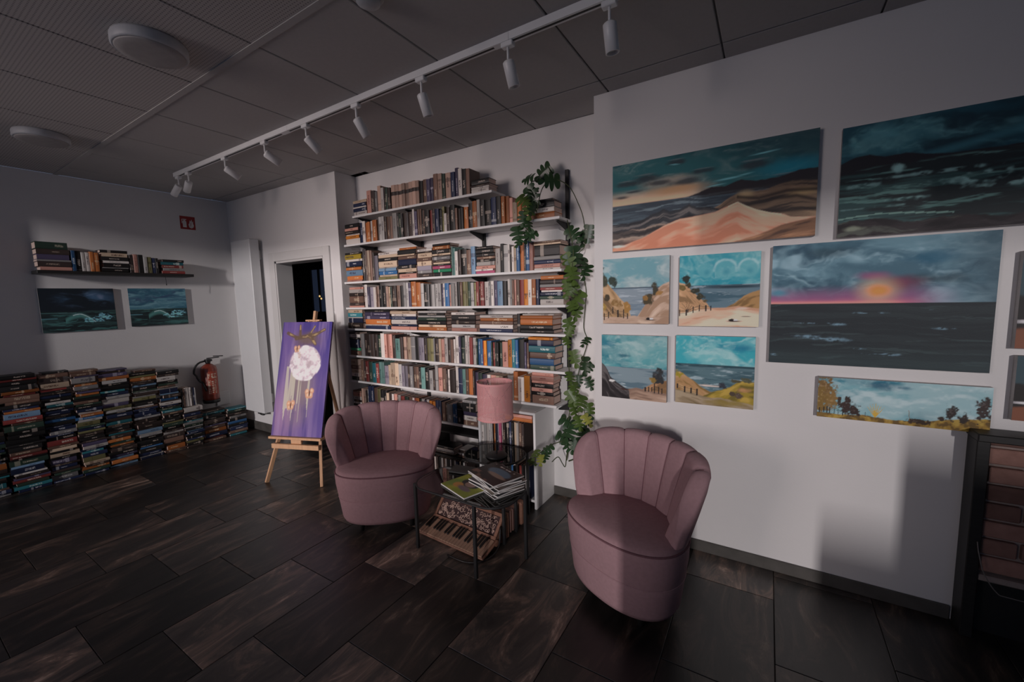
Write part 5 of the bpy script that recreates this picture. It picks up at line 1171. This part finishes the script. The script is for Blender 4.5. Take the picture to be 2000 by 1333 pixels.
def art_moon():
    p = P_(120, 240, .5, 81, 1.5)
    p.fill((92, 72, 130)); p.fill((48, 38, 118), sm(.55, 1, p.u * .5 + p.v * .55) * .9); p.fill((138, 108, 140), p.blob(.15, .2, .5, .35, 1) * .8); n = p.n(16, 1.6, 3); p.fill((140, 118, 156), sm(.52, .75, n) * .5); p.fill((40, 30, 104), sm(.46, .3, n) * .6); p.fill((54, 40, 116), p.blob(.95, .2, .3, .4, 1) * .7)
    p.fill((128, 112, 104), p.blob(.48, .46, .34, .40, .9, .5) * .75); p.fill((100, 80, 64), p.blob(.50, .84, .36, .10, .7, .8) * .8)
    r_ = np.sqrt(((p.u - .53)) ** 2 + ((p.v - .63) * 2) ** 2)
    col = p.n(34, .7, 5, 3); drip = sm(.52, .60, col) * (p.v < .60) * (p.v > .06 + .30 * vnoise(p.u * 40, p.u * 0, 5)) * (np.abs(p.u - .47) < .30); p.fill((180, 176, 158), drip * .75)
    ring = 1 - sm(.285, .325, r_ + .05 * (p.n(16, 16, 6) - .5)); p.fill((196, 184, 190), ring); t = p.n(30, 30, 7, 5); p.fill((248, 244, 246), ring * sm(.45, .60, t)); p.fill((150, 136, 146), ring * sm(.42, .32, t) * .6); p.fill((168, 152, 158), ring * p.blob(.60, .625, .10, .04, .5, 1.2) * .8); p.fill((150, 124, 112), ring * p.blob(.40, .70, .05, .04, .5, 1.2) * .6)
    for a_, b_, w in (((.12, .90), (.34, .85), .020), ((.30, .85), (.62, .88), .026), ((.58, .86), (.86, .93), .022), ((.38, .86), (.36, .97), .014), ((.56, .88), (.66, .96), .013), ((.60, .86), (.70, .80), .018)):
        ax, ay = a_; bx, by = b_; tt = np.clip(((p.u - ax) * (bx - ax) + (p.v - ay) * (by - ay) * 4) / ((bx - ax) ** 2 + 4 * (by - ay) ** 2), 0, 1)
        d = np.sqrt((p.u - ax - tt * (bx - ax)) ** 2 + 4 * (p.v - ay - tt * (by - ay)) ** 2) + .02 * (p.n(12, 12, 8) - .5); p.fill((88, 68, 54), (1 - sm(w * 1.2, w * 1.7, d)) * .95); p.fill((156, 132, 92), (1 - sm(w * .3, w * 1.1, d)) * sm(.42, .56, p.n(22, 22, 9)) * .9)
    for x, y, r0 in ((.34, .755, .055), (.68, .37, .075), (.33, .26, .07)):
        for sx, sy in ((-.8, .5), (.7, .7), (-.5, -.5), (.5, -.4)): p.fill((188, 142, 112), p.blob(x + sx * r0 * .8, y + sy * r0 * .42, r0 * .62, r0 * .42, .35, .8, int(x * 50), 14)); p.fill((226, 190, 164), p.blob(x + sx * r0 * .8, y + sy * r0 * .42, r0 * .3, r0 * .2, .6, .8) * .7)
        p.fill((84, 52, 44), p.blob(x, y, .014, r0 * .42, .3))
    return p.out()
def art_edge(seed):
    p = P_(40, 60, .8, seed, 2.2); p.fill((44, 60, 66)); p.fill((30, 28, 28), p.line([(0, .55), (1, .5)], .02, .1)); p.fill((100, 62, 46), p.line([(0, .20), (1, .25)], .02, .1)); p.fill((190, 186, 190), p.blob(.2, .28, .25, .03, .5)); return p.out()

def painting(x0, x1, z0, z1, rgb, label, group='seascapes on the gallery wall', th=.032):
    me = colour_mesh('painting', rgb, x1 - x0, z1 - z0, M['paint'], th, M['canvas_side'])
    t = empty('painting', (x0, YW - th - .002, z0), 0, label, 'painting', group)
    link('canvas', me, t)
    f = MB(); w, h = x1 - x0, z1 - z0
    for q in ((0, w, 0, .03), (0, w, h - .03, h), (0, .03, 0, h), (w - .03, w, 0, h)): f.box(q[0] + .003, q[1] - .003, th - .012, th + .0015, q[2] + .003, q[3] - .003)
    f.build('stretcher_frame', M['beech'], t); return t
painting(-.803, .178, 1.756, 2.246, art_dune(), 'wide painting of pink sand dunes before a dark teal sky')
painting(.262, 1.26, 1.737, 2.221, art_storm(), 'large dark painting of rough green waves, uppermost at the far end')
painting(.012, .788, 1.138, 1.720, art_sunset(), 'large painting of an orange sunset with pink clouds above black sea')
painting(-.863, -.477, 1.326, 1.713, A1(), 'square beach painting with dune gap and bushes both sides, upper one by the corner')
painting(-.424, -.038, 1.316, 1.702, A2(), 'square beach painting with vivid turquoise sky and broad pink sand')
painting(-.872, -.484, .867, 1.255, A3(), 'square beach painting with black rocks at its lower side and fence posts')
painting(-.436, -.048, .879, 1.263, A4(), 'square beach painting with yellow grass dunes and four fence posts')
painting(.222, .805, .882, 1.078, art_pano(), 'long narrow painting of bushes and golden grass beneath pale clouds')
painting(.850, 1.30, 1.245, 1.632, art_edge(91), 'painting cut off by the picture edge, right of the sunset')
painting(.862, 1.30, .95, 1.215, art_edge(92), 'dark lower painting cut off by the picture edge above the brick counter')

def side_painting(y0, y1, z0, z1, rgb, label):
    t = empty('painting', (XL + .024, y0, z0), R(90), label, 'painting', 'small dark seascapes on the left wall')
    link('canvas', colour_mesh('painting', rgb, y1 - y0, z1 - z0, M['paint'], .02, M['canvas_side']), t); return t
side_painting(.92, 1.412, 1.288, 1.680, art_wave(101, 0), 'small night seascape with a breaking wave, under the shelf, farther from the door')
side_painting(1.518, 1.996, 1.302, 1.682, art_wave(111, 1), 'small seascape with teal sky and breaking wave, nearer the radiator')

# ------------------------------------------------------------------ easel with the moon painting
E0 = Vector((-3.339, 1.95, 0)); EA = R(19.7)
ea = empty('easel', (E0.x, E0.y, 0), EA, 'light wooden studio easel standing before the doorway', 'easel')
LN = math.tan(R(15.0)); W2 = .235
def slant(x, y, z): return Vector((x, y + LN * z, z))
base_y = -.125
def bar(mb, a, b_, w, t):
    a = Vector(a); b_ = Vector(b_); d = (b_ - a); L2 = d.length; q = d.to_track_quat('Z', 'X').to_matrix().to_4x4(); q.translation = a
    mb.bbox(-w / 2, w / 2, -t / 2, t / 2, 0, L2, .002, M=q); return mb
zt = 1.42
for s in (-1, 1):
    foot = Vector((s * .262, base_y - .0, 0)); top = Vector((s * .030, base_y + .03 + LN * 1.34, 1.34))
    bar(MB(), foot, top, .030, .022).build('front_leg', M['beech'], ea)
bar(MB(), (0, base_y + .05 + LN * .33, .33), (0, base_y + .05 + LN * 1.42, 1.42), .032, .024).build('centre_mast', M['beech'], ea)
bar(MB(), (0, .62, 0), (0, base_y + .07 + LN * 1.30, 1.30), .030, .020).build('rear_leg', M['beech'], ea)
f = MB(); f.bbox(-.225, .225, base_y + .04, base_y + .065, .285, .325, .002); f.build('cross_rail', M['beech'], ea)
f = MB(); f.bbox(-.250, .250, base_y + .040, base_y + .130, .366, .386, .002); f.build('canvas_ledge', M['beech'], ea)
f = MB(); f.bbox(-.05, .05, base_y + .06, base_y + .085, .325, .366, .003); f.build('ledge_block', M['beech'], ea)
yt = base_y + .05 + LN * 1.36
f = MB(); f.bbox(-.07, .07, yt - .04, yt, 1.332, 1.347, .002); f.build('top_clamp', M['beech'], ea)
cpt = empty('painting', (E0.x, E0.y, 0), EA, 'tall purple painting of a white moon and butterflies, resting on the easel', 'painting')
me = colour_mesh('painting', art_moon(), .482, .975, M['paint'], .018, mat('purple_canvas_edge', (.10, .07, .18), .8))
cm_ = Matrix.Translation((-.241, base_y - .040 + LN * .388, .3885)) @ Matrix.Rotation(-math.atan(LN), 4, 'X')
link('canvas', me, cpt, M=cm_)

# ------------------------------------------------------------------ brick faced counter by the right wall end
bc2 = empty('brick_counter', (.795, 2.425, 0), 0, 'brick faced counter with black top and black corner post at the right edge', 'counter')
MB().bbox(-.05, .95, -.05, .07, .868, .900, .004).build('counter_top', M['black_wood'], bc2)
MB().bbox(-.045, -.005, -.03, .07, 0, .868, .003).build('corner_post', M['black_wood'], bc2)
MB().box(.0, .93, .022, .07, .27, .867).build('mortar_bed', M['mortar'], bc2)
MB().box(.02, .93, .045, .07, 0, .27).build('plinth', M['black_plastic'], bc2)
brn = random.Random(2); z = .296; row = 0
while z < .85:
    x = -.002 - (.125 if row % 2 else 0) ; first = True
    while x < .93:
        bl = .235; x0 = max(x, .0 + brn.uniform(-.004, .008)); x1 = min(x + bl, .93)
        if x1 - x0 > .04: MB().bbox(x0, x1, .0 + brn.uniform(-.004, .003), .03, z, min(z + .065, .864), .004).build('brick', M['brick'], bc2)
        x += bl + .013
    z += .0785; row += 1
f = MB(); f.bbox(-.004, .93, -.02, .05, .262, .288, .005); f.build('ledge_strip', M['mortar'], bc2)
cbl = MB().tube(smooth_path([(.775, 2.385, .44), (.782, 2.383, .39), (.800, 2.375, .31), (.838, 2.37, .245), (.87, 2.365, .238), (1.0, 2.36, .24), (1.3, 2.36, .24)]), .0022, 5).build('cable', mat('grey_cable', (.20, .18, .17), .5)); tag(cbl, 'thin pale cable hanging in front of the brick counter', 'cable')
